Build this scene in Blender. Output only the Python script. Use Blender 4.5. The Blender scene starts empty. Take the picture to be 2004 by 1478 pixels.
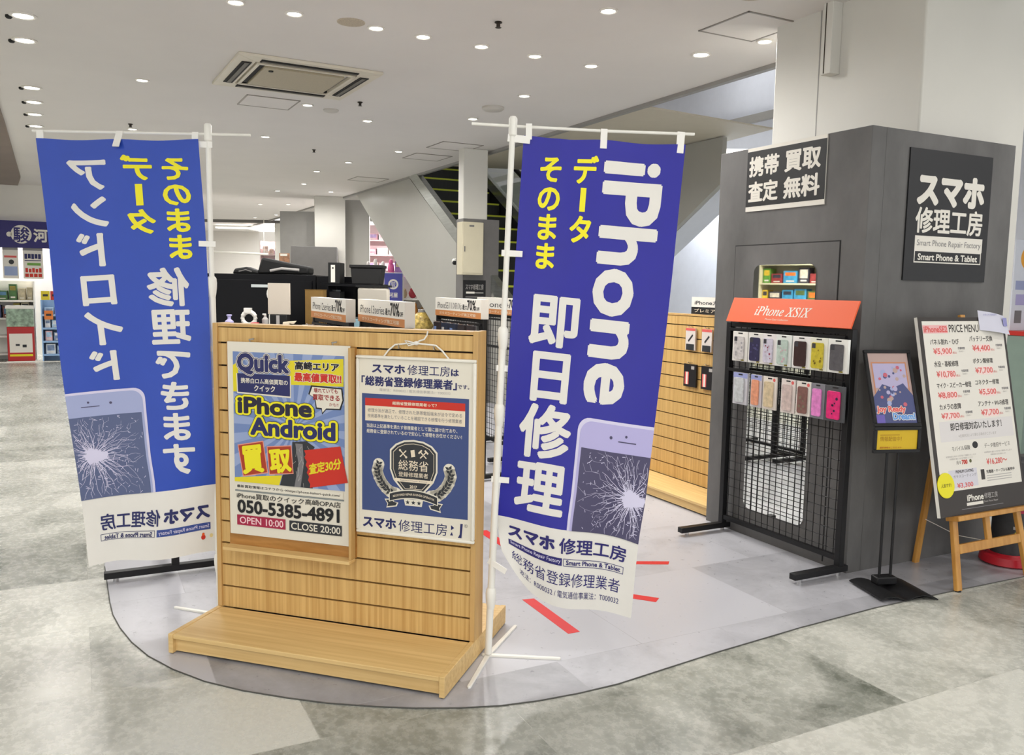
import bpy, bmesh, math, random
from mathutils import Vector, Matrix
random.seed(7)
SC = bpy.context.scene
COL = SC.collection
PI = math.pi
rad = math.radians

# ------------------------------------------------------------------ camera
FPX, PITCH, ROLL = 1661.36, 0.1059, 0.0173
cp, sp, cr, sr = math.cos(PITCH), math.sin(PITCH), math.cos(ROLL), math.sin(ROLL)
cF = Vector((0, cp, -sp)); cR0 = Vector((1, 0, 0)); cU0 = Vector((0, sp, cp))
cR = cR0*cr + cU0*sr; cU = cU0*cr - cR0*sr
cam = bpy.data.cameras.new('camera')
cam.sensor_fit = 'HORIZONTAL'; cam.sensor_width = 36.0; cam.lens = FPX/2004*36
cam.clip_start = 0.05; cam.clip_end = 200
camo = bpy.data.objects.new('camera', cam); COL.objects.link(camo)
M = Matrix((cR, cU, -cF)).transposed().to_4x4(); M.translation = Vector((0, 0, 1.4))
camo.matrix_world = M
SC.camera = camo

# ------------------------------------------------------------------ world, exposure
SC.view_settings.view_transform = 'Standard'
SC.view_settings.look = 'None'
SC.view_settings.exposure = 0.52
SC.view_settings.gamma = 1.0
SC.view_settings.use_curve_mapping = False
W = bpy.data.worlds.new('world'); SC.world = W; W.use_nodes = True
W.node_tree.nodes['Background'].inputs[0].default_value = (0.98, 0.985, 1.0, 1)
W.node_tree.nodes['Background'].inputs[1].default_value = 1.4
SPOT_W = 34.0
SC.cycles.max_bounces = 8

# ------------------------------------------------------------------ materials
def lin(c):
    c = c/255.0
    return c/12.92 if c <= 0.04045 else ((c+0.055)/1.055)**2.4
def rgb(t): return (lin(t[0]), lin(t[1]), lin(t[2]), 1)
MATS = {}
def mat(name, c, rough=0.5, metal=0.0, spec=0.4, emit=0.0, noise=0.0, nscale=(8, 8, 8), bump=0.0, trans=0.0, alpha=1.0, coat=0.0):
    if name in MATS: return MATS[name]
    m = bpy.data.materials.new(name); m.use_nodes = True
    nt = m.node_tree; b = nt.nodes['Principled BSDF']
    b.inputs['Base Color'].default_value = rgb(c)
    b.inputs['Roughness'].default_value = rough
    b.inputs['Metallic'].default_value = metal
    b.inputs['Specular IOR Level'].default_value = spec
    b.inputs['Coat Weight'].default_value = coat
    if trans: b.inputs['Transmission Weight'].default_value = trans
    if alpha < 1: b.inputs['Alpha'].default_value = alpha
    if emit:
        b.inputs['Emission Color'].default_value = rgb(c); b.inputs['Emission Strength'].default_value = emit
    if noise or bump:
        tc = nt.nodes.new('ShaderNodeTexCoord'); mp = nt.nodes.new('ShaderNodeMapping')
        mp.inputs['Scale'].default_value = nscale
        nz = nt.nodes.new('ShaderNodeTexNoise'); nz.inputs['Scale'].default_value = 1.0
        nz.inputs['Detail'].default_value = 6; nz.inputs['Roughness'].default_value = 0.6
        nt.links.new(tc.outputs['Object'], mp.inputs[0]); nt.links.new(mp.outputs[0], nz.inputs['Vector'])
        if noise:
            rp = nt.nodes.new('ShaderNodeValToRGB')
            k0, k1 = 1-noise, 1+noise
            rp.color_ramp.elements[0].position = 0.3; rp.color_ramp.elements[1].position = 0.7
            rp.color_ramp.elements[0].color = rgb([x*k0 for x in c]); rp.color_ramp.elements[1].color = rgb([min(255, x*k1) for x in c])
            nt.links.new(nz.outputs['Fac'], rp.inputs[0]); nt.links.new(rp.outputs[0], b.inputs['Base Color'])
        if bump:
            bp = nt.nodes.new('ShaderNodeBump'); bp.inputs['Strength'].default_value = bump; bp.inputs['Distance'].default_value = 0.01
            nt.links.new(nz.outputs['Fac'], bp.inputs['Height']); nt.links.new(bp.outputs[0], b.inputs['Normal'])
    MATS[name] = m
    return m

def floor_mat(name, dark, light, tw, th, contrast, rough, fine=0.5, p0=0.46):
    m = bpy.data.materials.new(name); m.use_nodes = True; nt = m.node_tree; N = nt.nodes; Lk = nt.links.new
    b = N['Principled BSDF']; b.inputs['Roughness'].default_value = rough; b.inputs['Specular IOR Level'].default_value = 0.5
    tc = N.new('ShaderNodeTexCoord'); mp = N.new('ShaderNodeMapping'); mp.inputs['Rotation'].default_value = (0, 0, rad(-27.1))
    Lk(tc.outputs['Object'], mp.inputs[0])
    br = N.new('ShaderNodeTexBrick'); br.inputs['Scale'].default_value = 1
    br.inputs['Brick Width'].default_value = tw; br.inputs['Row Height'].default_value = th
    br.inputs['Mortar Size'].default_value = 0.0015; br.inputs['Mortar Smooth'].default_value = 0.1
    br.inputs['Color1'].default_value = (0, 0, 0, 1); br.inputs['Color2'].default_value = (1, 1, 1, 1)
    br.inputs['Mortar'].default_value = (0.3, 0.3, 0.3, 1)
    Lk(mp.outputs[0], br.inputs['Vector'])
    sc = N.new('ShaderNodeVectorMath'); sc.operation = 'SCALE'; sc.inputs['Scale'].default_value = 13.0
    Lk(br.outputs['Color'], sc.inputs[0])
    ad = N.new('ShaderNodeVectorMath'); ad.operation = 'ADD'
    Lk(mp.outputs[0], ad.inputs[0]); Lk(sc.outputs[0], ad.inputs[1])
    st = N.new('ShaderNodeMapping'); st.inputs['Scale'].default_value = (2.3, 2.0, 1); Lk(ad.outputs[0], st.inputs[0])
    n1 = N.new('ShaderNodeTexNoise'); n1.inputs['Scale'].default_value = 1.2; n1.inputs['Detail'].default_value = 9; n1.inputs['Roughness'].default_value = 0.62
    n1.inputs['Distortion'].default_value = 0.6
    Lk(st.outputs[0], n1.inputs['Vector'])
    n2 = N.new('ShaderNodeTexNoise'); n2.inputs['Scale'].default_value = 16; n2.inputs['Detail'].default_value = 8; n2.inputs['Roughness'].default_value = 0.7
    Lk(st.outputs[0], n2.inputs['Vector'])
    def mth(op, a, bb):
        x = N.new('ShaderNodeMath'); x.operation = op
        for i, v in enumerate((a, bb)):
            if isinstance(v, (int, float)): x.inputs[i].default_value = v
            else: Lk(v, x.inputs[i])
        return x.outputs[0]
    a = mth('MULTIPLY_ADD', n1.outputs['Fac'], 1.0); a.node.inputs[2].default_value = -0.06
    b2 = mth('MULTIPLY', n2.outputs['Fac'], fine)
    s_ = mth('ADD', a, b2)
    sp_ = N.new('ShaderNodeSeparateColor'); Lk(br.outputs['Color'], sp_.inputs[0])
    t_ = mth('MULTIPLY', sp_.outputs[0], contrast)
    s2 = mth('ADD', s_, t_)
    rp = N.new('ShaderNodeValToRGB'); e = rp.color_ramp.elements
    e[0].position = p0; e[0].color = rgb(dark); e[1].position = 0.98+contrast*0.5; e[1].color = rgb(light)
    Lk(s2, rp.inputs[0]); Lk(rp.outputs[0], b.inputs['Base Color'])
    rr = mth('MULTIPLY_ADD', n2.outputs['Fac'], 0.18); rr.node.inputs[2].default_value = rough-0.09
    Lk(rr, b.inputs['Roughness'])
    MATS[name] = m
    return m

def wood_mat(name, c0, c1, scale):
    m = bpy.data.materials.new(name); m.use_nodes = True; nt = m.node_tree; N = nt.nodes; Lk = nt.links.new
    b = N['Principled BSDF']; b.inputs['Roughness'].default_value = 0.42; b.inputs['Specular IOR Level'].default_value = 0.4
    tc = N.new('ShaderNodeTexCoord'); mp = N.new('ShaderNodeMapping'); mp.inputs['Scale'].default_value = scale
    Lk(tc.outputs['Object'], mp.inputs[0])
    nz = N.new('ShaderNodeTexNoise'); nz.inputs['Scale'].default_value = 1; nz.inputs['Detail'].default_value = 5; nz.inputs['Roughness'].default_value = 0.55
    Lk(mp.outputs[0], nz.inputs['Vector'])
    rp = N.new('ShaderNodeValToRGB'); e = rp.color_ramp.elements
    e[0].position = 0.34; e[0].color = rgb(c0); e[1].position = 0.66; e[1].color = rgb(c1)
    Lk(nz.outputs['Fac'], rp.inputs[0]); Lk(rp.outputs[0], b.inputs['Base Color'])
    MATS[name] = m
    return m

WOODV = wood_mat('oak_vertical', (188, 148, 86), (214, 178, 114), (70, 70, 1.2))
WOODH = wood_mat('oak_horizontal', (206, 170, 110), (224, 192, 132), (1.5, 60, 60))
WOODE = mat('oak_edge', (194, 156, 98), 0.5, noise=0.05, nscale=(40, 40, 3))
EASEL = wood_mat('pine_easel', (176, 122, 52), (200, 148, 74), (30, 30, 2))
DARKGAP = mat('dark_groove', (52, 40, 26), 0.8)
WHITE = mat('white_paper', (226, 222, 212), 0.6)
PAPER = mat('poster_paper', (222, 216, 200), 0.45, coat=0.3)
PWHITE = mat('white_plastic', (232, 230, 222), 0.35, noise=0.015)
PBLACK = mat('black_print', (18, 18, 20), 0.5)
NAVY = mat('navy_print', (34, 38, 92), 0.5)
BLUEPIC = mat('poster_blue', (112, 134, 182), 0.5)
BLUEPIC2 = mat('poster_blue_light', (146, 162, 200), 0.5)
YEL = mat('yellow_print', (222, 206, 32), 0.5)
YEL2 = mat('yellow_bright', (232, 222, 28), 0.5)
REDP = mat('red_print', (196, 44, 28), 0.5)
REDD = mat('dark_red_print', (150, 32, 34), 0.5)
CRIM = mat('crimson_print', (160, 32, 66), 0.5)
ORANGE = mat('orange_print', (222, 84, 20), 0.5)
BROWNP = mat('brown_red_border', (166, 56, 26), 0.5)
GREYP = mat('grey_print', (120, 118, 120), 0.5)
LGREYP = mat('light_grey_print', (176, 172, 168), 0.5)
BLUE1 = mat('notice_blue', (58, 74, 124), 0.45)
CREAM = mat('cream_print', (226, 212, 188), 0.5)
CHAR = mat('charcoal_print', (44, 46, 50), 0.5)
SALMON = mat('salmon_print', (216, 96, 92), 0.6)
BLACKM = mat('black_metal', (22, 22, 24), 0.45, metal=0.2, noise=0.08, nscale=(20, 20, 20))
CHROME = mat('chrome', (205, 205, 205), 0.2, metal=1.0)
STEEL = mat('brushed_steel', (186, 190, 186), 0.28, metal=0.9, noise=0.06, nscale=(3, 3, 40))
CONC = mat('grey_mortar', (99, 98, 97), 0.7, noise=0.15, nscale=(2.2, 2.2, 1.2), bump=0.1)
MIRROR = mat('mirror', (228, 230, 226), 0.015, metal=1.0)
CEIL = mat('ceiling_white', (224, 220, 216), 0.7, noise=0.012, nscale=(1, 1, 1))
WALLW = mat('wall_white', (224, 221, 214), 0.55, noise=0.01, nscale=(2, 2, 2))
WALLG = mat('panel_grey', (168, 167, 160), 0.35, noise=0.02, nscale=(1, 1, 1))
WALLB = mat('wall_cool_white', (222, 226, 236), 0.4, noise=0.01)
PILLAR = mat('pillar_white', (214, 212, 204), 0.5, noise=0.012, nscale=(1.5, 1.5, 1.5))
GREYD = mat('dark_grey_panel', (112, 110, 108), 0.5, noise=0.03)
GREYM = mat('mid_grey', (150, 148, 144), 0.5, noise=0.02)
BROWN = mat('brown_ceiling', (120, 104, 92), 0.4, noise=0.06, nscale=(2, 2, 2))
GLOW = mat('lamp_glow', (255, 250, 240), 0.5, emit=9.0)
GLASS = mat('balustrade_glass', (205, 222, 214), 0.05, alpha=0.35)
RUBBER = mat('black_rubber', (16, 16, 16), 0.6, noise=0.1)
BAN_B1 = mat('banner_ultramarine', (33, 31, 146), 0.38, noise=0.02, nscale=(6, 6, 6))
BAN_B2 = mat('banner_royal_blue', (36, 70, 172), 0.38, noise=0.02, nscale=(6, 6, 6))
BAN_W = mat('banner_white', (222, 219, 212), 0.45, noise=0.012, nscale=(6, 6, 6))
LAV = mat('lavender_print', (176, 170, 214), 0.45)
LAV2 = mat('lavender_edge', (208, 204, 228), 0.45)
SCR = mat('dark_screen_print', (72, 68, 98), 0.45)
LAVB = mat('lavender_blue_print', (158, 166, 204), 0.45)
SCRB = mat('slate_screen_print', (84, 94, 130), 0.45)
BYEL = mat('banner_yellow', (236, 226, 24), 0.45)
BNAVY = mat('banner_navy', (36, 30, 104), 0.45)
TAPE = mat('red_tape', (206, 34, 38), 0.4, noise=0.03)
BROWNC = mat('cardboard', (120, 92, 44), 0.7, noise=0.06)
BLACKG = mat('black_gloss', (10, 10, 13), 0.35, spec=0.15, noise=0.1)
GREENC = mat('sage_green', (132, 150, 140), 0.4, noise=0.02)

# ------------------------------------------------------------------ text outlines
_GC = {}
def glyph(body):
    k = body
    if k in _GC: return _GC[k]
    c = bpy.data.curves.new('t', 'FONT'); c.body = body; c.resolution_u = 3
    o = bpy.data.objects.new('t', c); COL.objects.link(o)
    dg = bpy.context.evaluated_depsgraph_get()
    me = bpy.data.meshes.new_from_object(o.evaluated_get(dg))
    vs = [(v.co.x, v.co.y) for v in me.vertices]; fs = [tuple(p.vertices) for p in me.polygons]
    bpy.data.objects.remove(o); bpy.data.curves.remove(c); bpy.data.meshes.remove(me)
    xs = [v[0] for v in vs]; ys = [v[1] for v in vs]
    bb = (min(xs), min(ys), max(xs), max(ys)) if vs else (0, 0, 1, 1)
    _GC[k] = (vs, fs, bb)
    return _GC[k]

def text_polys(body, r, bold=0.0, over=0.0, rot=0, flip=False, em=False):
    """outlines of a text fitted into rectangle r=(u0,v0,u1,v1), v downwards; heavier weights are
    made by laying shifted copies of the thin glyphs over each other. Returns a list of layers."""
    vs, fs, bb = glyph(body)
    B = bold
    if em: bb = (0, -0.12, 1, 0.88)
    else: bb = (bb[0]-B, bb[1]-B, bb[2]+B, bb[3]+B)
    def rt(x, y):
        if rot == 90: return (y, -x)      # clockwise
        return (x, y)
    a = rt(bb[0], bb[1]); b = rt(bb[2], bb[3])
    x0, x1 = min(a[0], b[0]), max(a[0], b[0]); y0, y1 = min(a[1], b[1]), max(a[1], b[1])
    u0, v0, u1, v1 = r
    sx = (u1-u0)/max(1e-6, x1-x0); sy = (v1-v0)/max(1e-6, y1-y0)
    R = bold+over
    n = 0 if R < 0.003 else (4 if R < 0.012 else 8 if R < 0.06 else 14)
    sh = [(0, 0)]+[(R*math.cos(2*PI*k/n+0.39), R*math.sin(2*PI*k/n+0.39)) for k in range(n)]
    if R > 0.06: sh += [(R*0.5*math.cos(2*PI*k/8), R*0.5*math.sin(2*PI*k/8)) for k in range(8)]
    out = []
    for dx, dy in sh:
        o = []
        for x, y in vs:
            x, y = rt(x+dx, y+dy)
            u = u0+(x-x0)*sx
            if flip: u = u0+u1-u
            o.append((u, v1-(y-y0)*sy))
        out.append(o)
    return out, fs

# ------------------------------------------------------------------ mesh builder
class MB:
    def __init__(s, M=None): s.v = []; s.f = []; s.m = []; s.mats = []; s.M = M
    def add(s, vs, fs, m):
        if m not in s.mats: s.mats.append(m)
        k = s.mats.index(m); o = len(s.v)
        for p in vs:
            p = Vector(p)
            s.v.append(s.M @ p if s.M else p)
        for f in fs: s.f.append([i+o for i in f]); s.m.append(k)
    def box(s, x0, y0, z0, x1, y1, z1, m):
        v = [(x0, y0, z0), (x1, y0, z0), (x1, y1, z0), (x0, y1, z0), (x0, y0, z1), (x1, y0, z1), (x1, y1, z1), (x0, y1, z1)]
        s.add(v, [(0, 3, 2, 1), (4, 5, 6, 7), (0, 1, 5, 4), (1, 2, 6, 5), (2, 3, 7, 6), (3, 0, 4, 7)], m)
        return s
    def beam(s, p0, p1, w, h, m, up=(0, 0, 1)):
        p0 = Vector(p0); p1 = Vector(p1); d = (p1-p0).normalized(); up = Vector(up)
        if abs(d.dot(up)) > 0.98: up = Vector((0, 1, 0))
        a = d.cross(up).normalized()*(w/2); b = a.cross(d).normalized()*(h/2)
        v = [p+q for p in (p0, p1) for q in (-a-b, a-b, a+b, -a+b)]
        s.add(v, [(0, 1, 2, 3), (7, 6, 5, 4), (0, 4, 5, 1), (1, 5, 6, 2), (2, 6, 7, 3), (3, 7, 4, 0)], m)
        return s
    def tube(s, pts, r, m, n=10, rs=None, closed=False):
        pts = [Vector(p) for p in pts]; L = len(pts); v = []; f = []
        ref = Vector((0, 0, 1))
        for i, p in enumerate(pts):
            if closed: d = pts[(i+1) % L]-pts[i-1]
            else: d = pts[min(i+1, L-1)]-pts[max(i-1, 0)]
            d.normalize()
            rf = ref if abs(d.dot(ref)) < 0.95 else Vector((0, 1, 0))
            a = d.cross(rf).normalized(); b = a.cross(d).normalized()
            rr = rs[i] if rs else r
            for k in range(n):
                t = 2*PI*k/n; v.append(p+a*math.cos(t)*rr+b*math.sin(t)*rr)
        for i in range(L if closed else L-1):
            j = (i+1) % L
            for k in range(n):
                k2 = (k+1) % n; f.append((i*n+k, i*n+k2, j*n+k2, j*n+k))
        if not closed:
            f.append(tuple(range(n-1, -1, -1))); f.append(tuple((L-1)*n+k for k in range(n)))
        s.add(v, f, m); return s
    def cyl(s, p0, p1, r, m, n=14, r1=None): return s.tube([p0, p1], r, m, n, rs=[r, r if r1 is None else r1])
    def prism(s, pts, a, b, m, plane='xz'):
        """pts 2D extruded between a and b along the third axis"""
        def q(p, t):
            if plane == 'xz': return (p[0], t, p[1])
            if plane == 'xy': return (p[0], p[1], t)
            return (t, p[0], p[1])
        n = len(pts); v = [q(p, a) for p in pts]+[q(p, b) for p in pts]
        f = [tuple(range(n)), tuple(range(2*n-1, n-1, -1))]+[(i, (i+1) % n, (i+1) % n+n, i+n) for i in range(n)]
        s.add(v, f, m); return s
    def lathe(s, prof, c, m, n=24):
        v = []; f = []; L = len(prof)
        for r, z in prof:
            for k in range(n):
                t = 2*PI*k/n; v.append((c[0]+r*math.cos(t), c[1]+r*math.sin(t), c[2]+z))
        for i in range(L-1):
            for k in range(n):
                k2 = (k+1) % n; f.append((i*n+k, i*n+k2, (i+1)*n+k2, (i+1)*n+k))
        f.append(tuple(range(n-1, -1, -1))); f.append(tuple((L-1)*n+k for k in range(n)))
        s.add(v, f, m); return s
    def ball(s, c, rx, ry, rz, m, n=12):
        v = []; f = []; h = n//2
        for i in range(h+1):
            t = PI*i/h
            for k in range(n):
                p = 2*PI*k/n
                v.append((c[0]+rx*math.sin(t)*math.cos(p), c[1]+ry*math.sin(t)*math.sin(p), c[2]+rz*math.cos(t)))
        for i in range(h):
            for k in range(n):
                k2 = (k+1) % n; f.append((i*n+k, (i+1)*n+k, (i+1)*n+k2, i*n+k2))
        s.add(v, f, m); return s
    def obj(s, name, parent=None, bevel=0.0, smooth=True, loc=None, yaw=None):
        me = bpy.data.meshes.new(name)
        me.from_pydata([tuple(p) for p in s.v], [], s.f)
        for m in s.mats: me.materials.append(m)
        for p, k in zip(me.polygons, s.m): p.material_index = k; p.use_smooth = smooth
        bm = bmesh.new(); bm.from_mesh(me); bmesh.ops.recalc_face_normals(bm, faces=bm.faces); bm.to_mesh(me); bm.free()
        if smooth: me.set_sharp_from_angle(angle=0.6)
        o = bpy.data.objects.new(name, me); COL.objects.link(o)
        if parent: o.parent = parent
        if loc is not None: o.location = loc
        if yaw is not None: o.rotation_euler = (0, 0, yaw)
        if bevel:
            b = o.modifiers.new('bevel', 'BEVEL'); b.width = bevel; b.segments = 2; b.limit_method = 'ANGLE'; b.angle_limit = rad(40)
        return o

class Sheet:
    """print on a flat front facing local -y; u right, v down, both 0..1"""
    def __init__(s, mb, x0, z1, w, h, y, dy=0.0006):
        s.mb, s.x0, s.z1, s.W, s.H, s.y, s.dy = mb, x0, z1, w, h, y, dy
    def emit(s, vs, fs, m, l):
        s.mb.add([(s.x0+u*s.W, s.y-s.dy*l, s.z1-v*s.H) for u, v in vs], fs, m)
    def poly(s, pts, m, l): s.emit(pts, [tuple(range(len(pts)))], m, l)
    def rect(s, u0, v0, u1, v1, m, l): s.poly([(u0, v1), (u1, v1), (u1, v0), (u0, v0)], m, l)
    def frame(s, u0, v0, u1, v1, t, m, l):
        tu, tv = t/s.W, t/s.H
        s.rect(u0, v0, u1, v0+tv, m, l); s.rect(u0, v1-tv, u1, v1, m, l)
        s.rect(u0, v0+tv, u0+tu, v1-tv, m, l); s.rect(u1-tu, v0+tv, u1, v1-tv, m, l)
    def text(s, body, r, m, l, bold=0.0, outs=(), **k):
        for i, (ov, om) in enumerate(outs):
            s.layers(text_polys(body, r, bold, ov, **k), om, l+i*0.5)
        s.layers(text_polys(body, r, bold, **k), m, l+len(outs)*0.5)
    def layers(s, pf, m, l, warp=None):
        for i, vs in enumerate(pf[0]):
            s.emit([warp(u, v) for u, v in vs] if warp else vs, pf[1], m, l+0.02*i)
    def column(s, body, u0, v0, u1, v1, m, l, bold=0.0, flip=False):
        n = len(body); h = (v1-v0)/n
        for i, ch in enumerate(body):
            r = (u0, v0+i*h, u1, v0+(i+1)*h)
            if ch == 'ー':
                c = (u0+u1)/2; w = (u1-u0)*0.11
                s.rect(c-w, r[1]+h*0.1, c+w, r[3]-h*0.1, m, l)
            else: s.text(ch, r, m, l, bold, flip=flip, em=True)
    def line(s, p, q, t, m, l):
        ax, ay = p[0]*s.W, p[1]*s.H; bx, by = q[0]*s.W, q[1]*s.H
        d = math.hypot(bx-ax, by-ay) or 1e-6; nx, ny = -(by-ay)/d*t/2/s.W, (bx-ax)/d*t/2/s.H
        s.poly([(p[0]+nx, p[1]+ny), (q[0]+nx, q[1]+ny), (q[0]-nx, q[1]-ny), (p[0]-nx, p[1]-ny)], m, l)
    def disc(s, u, v, r, m, l, n=24, ry=None):
        ry = ry or r
        s.poly([(u+r/s.W*math.cos(2*PI*i/n), v+ry/s.H*math.sin(2*PI*i/n)) for i in range(n)], m, l)

class ClothSheet(Sheet):
    """same drawing calls on a waving cloth; prints through to both faces"""
    def __init__(s, mb, func, w, h): s.mb, s.func, s.W, s.H = mb, func, w, h
    def emit(s, vs, fs, m, l):
        bm = bmesh.new(); bv = [bm.verts.new((u, v, 0)) for u, v in vs]
        for f in fs:
            try: bm.faces.new([bv[i] for i in f])
            except ValueError: pass
        us = [u for u, v in vs]; ws = [v for u, v in vs]
        for ax, lo, hi, st in ((0, min(us), max(us), 1/18), (1, min(ws), max(ws), 1/50)):
            k = math.floor(lo/st)+1
            while k*st < hi-1e-6:
                co = (k*st, 0, 0) if ax == 0 else (0, k*st, 0); no = (1, 0, 0) if ax == 0 else (0, 1, 0)
                bmesh.ops.bisect_plane(bm, geom=bm.verts[:]+bm.edges[:]+bm.faces[:], dist=1e-7, plane_co=co, plane_no=no)
                k += 1
        bm.verts.index_update()
        F = [tuple(v.index for v in f.verts) for f in bm.faces]; P = [(v.co.x, v.co.y) for v in bm.verts]
        bm.free()
        for sd in (1, -1):
            s.mb.add([s.func(u, v, sd*0.0022*(l+0.6)) for u, v in P], F, m)

# ------------------------------------------------------------------ scene objects
def thing(name, label, cat, loc=(0, 0, 0), yaw=0, group=None):
    o = bpy.data.objects.new(name, None); COL.objects.link(o); o.empty_display_size = 0.1
    o.location = loc; o.rotation_euler = (0, 0, rad(yaw))
    return tag(o, label, cat, group)
def tag(o, label, cat, group=None):
    o['label'] = label; o['category'] = cat
    if group: o['group'] = group
    return o
def struct(o): o['kind'] = 'structure'; return o
UN = Vector((-0.4557, 0.8901, 0)); UE = Vector((0.8901, 0.4557, 0))     # the building's own grid directions
YN, YE = 117.1, 27.1

# ================================================================== SETTING
FLOOR = floor_mat('mall_floor', (98, 102, 92), (202, 202, 193), 1.25, 0.62, 0.34, 0.27, 0.5, 0.50)
SHOPF = floor_mat('shop_floor', (104, 104, 108), (186, 186, 192), 0.78, 0.66, 0.75, 0.3, 0.25, 0.30)
b = MB(); b.box(-26, -6, -0.06, 10, 30, 0, FLOOR); struct(b.obj('floor'))
# shop zone: an inlaid floor with a rounded corner and a thin dark border strip
RC = 1.05
def zone_outline():
    a = Vector((-2.02, 4.03)); d1 = Vector((0.50, -0.866)).normalized()
    p_end = Vector((2.90, 4.275)); d2 = Vector((0.872, 0.489)).normalized()
    pts = [(-1.983, 4.042), (-1.85, 3.79), (-1.738, 3.578), (-1.66, 3.44), (-1.568, 3.306), (-1.46, 3.17), (-1.346, 3.052), (-1.21, 2.945), (-1.064, 2.856),
           (-0.91, 2.793), (-0.747, 2.747), (-0.6, 2.715), (-0.444, 2.698), (-0.3, 2.691), (-0.155, 2.698), (-0.02, 2.718), (0.11, 2.757), (0.25, 2.815), (0.397, 2.891),
           (0.6, 3.028), (0.812, 3.170), (1.227, 3.430), (1.641, 3.670), (2.073, 3.885), (2.558, 4.118), (2.95, 4.31)]
    return pts
ZP = zone_outline()
zone = ZP + [(1.85, 6.6), (-0.9, 12.0), (-4.4, 10.2), (-4.3, 8.6)]
b = MB(); b.prism(zone, -0.02, 0.0025, SHOPF, 'xy'); struct(b.obj('floor'))
b = MB(); b.tube([(x, y, 0.002) for x, y in ZP], 0.0024, mat('border_strip', (70, 70, 66), 0.5), 6); struct(b.obj('trim_1'))

# ceiling with the escalator void on its right side
E0 = Vector((-0.752, 11.165, 0))
def lane(s, off=0.0, z=0.0):
    p = E0+UN*s+UE*off; return Vector((p.x, p.y, z))
va, vb = lane(-17.5), lane(16)
b = MB(); b.prism([(-26, -6), (va.x, -6), (va.x, va.y), (vb.x, vb.y), (-8, 30), (-26, 30)], 3.0, 3.35, CEIL, 'xy')
struct(b.obj('ceiling'))
b = MB()
c0, c1 = lane(-17.5, 4.2), lane(16, 4.2)
b.prism([(10, -6), (10, 14), (c1.x, c1.y), (c0.x, c0.y)], 3.0, 3.35, CEIL, 'xy') if False else None
p = [lane(-18, 0.0, 4.9), lane(14, 0.0, 4.9), lane(14, 9.5, 4.9), lane(-18, 9.5, 4.9)]
b.prism([(q.x, q.y) for q in p], 4.9, 5.0, CEIL, 'xy'); struct(b.obj('ceiling'))
# edge profile of the void and its upstand
b = MB(); b.beam(lane(-17.5, 0.02, 2.985), lane(16, 0.02, 2.985), 0.05, 0.03, GREYM); struct(b.obj('trim_2'))
b = MB(); b.beam(lane(-17.5, 0.03, 4.13), lane(16, 0.03, 4.13), 0.05, 1.55, WALLW); struct(b.obj('wall_void_left'))
for sx_, nm in ((-17.8, 'wall_block_near'), (13.8, 'wall_block_far')):  # unseen end walls added to keep world light out of the upper void
    b = MB(); b.beam(lane(sx_, 0, 4.1), lane(sx_, 9.5, 4.1), 0.1, 1.75, WALLW); struct(b.obj(nm))
# brown ceiling field with its rounded corner on the left
pts = [(-3.9, 6.4), (-5.275, 8.979), (-7.766, 13.564), (-8.5, 14.75), (-8.97, 15.75), (-9.35, 16.5), (-9.512, 17.1), (-9.2, 18.6), (-8.4, 20.3), (-8.1, 21.2), (-9.9, 18.6), (-10.6, 16.9), (-16, 14.2), (-16, 6.4)]
b = MB(); b.prism(pts, 2.975, 3.0, BROWN, 'xy'); struct(b.obj('trim_3'))

# pillars
def pillar(name, corner, e, n, z0, z1, m, yaw=YE):
    b = MB(); b.box(0, 0, z0, e, n, z1, m); o = b.obj(name, bevel=0.01, loc=(corner.x, corner.y, 0), yaw=rad(yaw)); return struct(o)
B0 = Vector((1.690, 4.130, 0))
pc = B0+UE*0.451+UN*0.102
pillar('wall_pillar_right', pc, 0.86, 1.04, 0, 4.2, PILLAR)
b = MB(); b.box(-0.0012, 0.683, 0, -0.0002, 0.690, 3.0, GREYM); struct(b.obj('trim_9', loc=(pc.x, pc.y, 0), yaw=rad(YE)))
pc2 = Vector((-0.55, 10.02, 0))
pillar('wall_pillar_center', Vector((-0.60, 10.05, 0)), 0.31, 0.16, 0, 3.0, PILLAR)
b = MB(); b.box(-0.005, -0.012, 0, 0.46, 0.19, 2.19, GREYD); struct(b.obj('trim_4', loc=(-0.60, 10.05, 0), yaw=rad(YE)))
pillar('wall_pillar_left', Vector((-3.66, 15.75, 0)), 0.55, 0.62, 0, 3.0, PILLAR, 14)
b = MB(); b.box(-3.30, 16.42, 0, -2.775, 16.5, 3.0, WALLG); struct(b.obj('wall_back_panel'))
b = MB(); b.box(-4.42, 16.2, 0, -3.6, 16.3, 2.75, GREYM); struct(b.obj('wall_back_post'))
# far walls
b = MB(); b.box(-26, 27, 0, 2, 27.2, 3.0, WALLW); struct(b.obj('wall_back'))
b = MB(); b.box(-26.2, -6, 0, -26, 27, 3.0, WALLW); struct(b.obj('wall_left'))
b = MB(); b.beam(lane(-10, 3.9, 2.45), lane(14, 3.9, 2.45), 0.1, 4.9, WALLB); struct(b.obj('wall_right'))
b = MB(); b.beam(lane(-9, 3.8, 3.72), lane(14, 3.8, 3.72), 0.08, 0.1, GREYM); struct(b.obj('trim_5'))
# soffit slab over the far escalator
b = MB(); b.prism([(2.605, 8.835), (0.70, 7.59), (-0.9, 11.9), (1.25, 12.4)], 3.04, 3.055, mat('soffit_beige', (206, 198, 180), 0.6, noise=0.01), 'xy'); struct(b.obj('trim_6'))
# ceiling break far left
b = MB(); b.box(-14, 22.0, 2.93, -5.2, 22.1, 3.0, GREYD); struct(b.obj('trim_7'))

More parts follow.
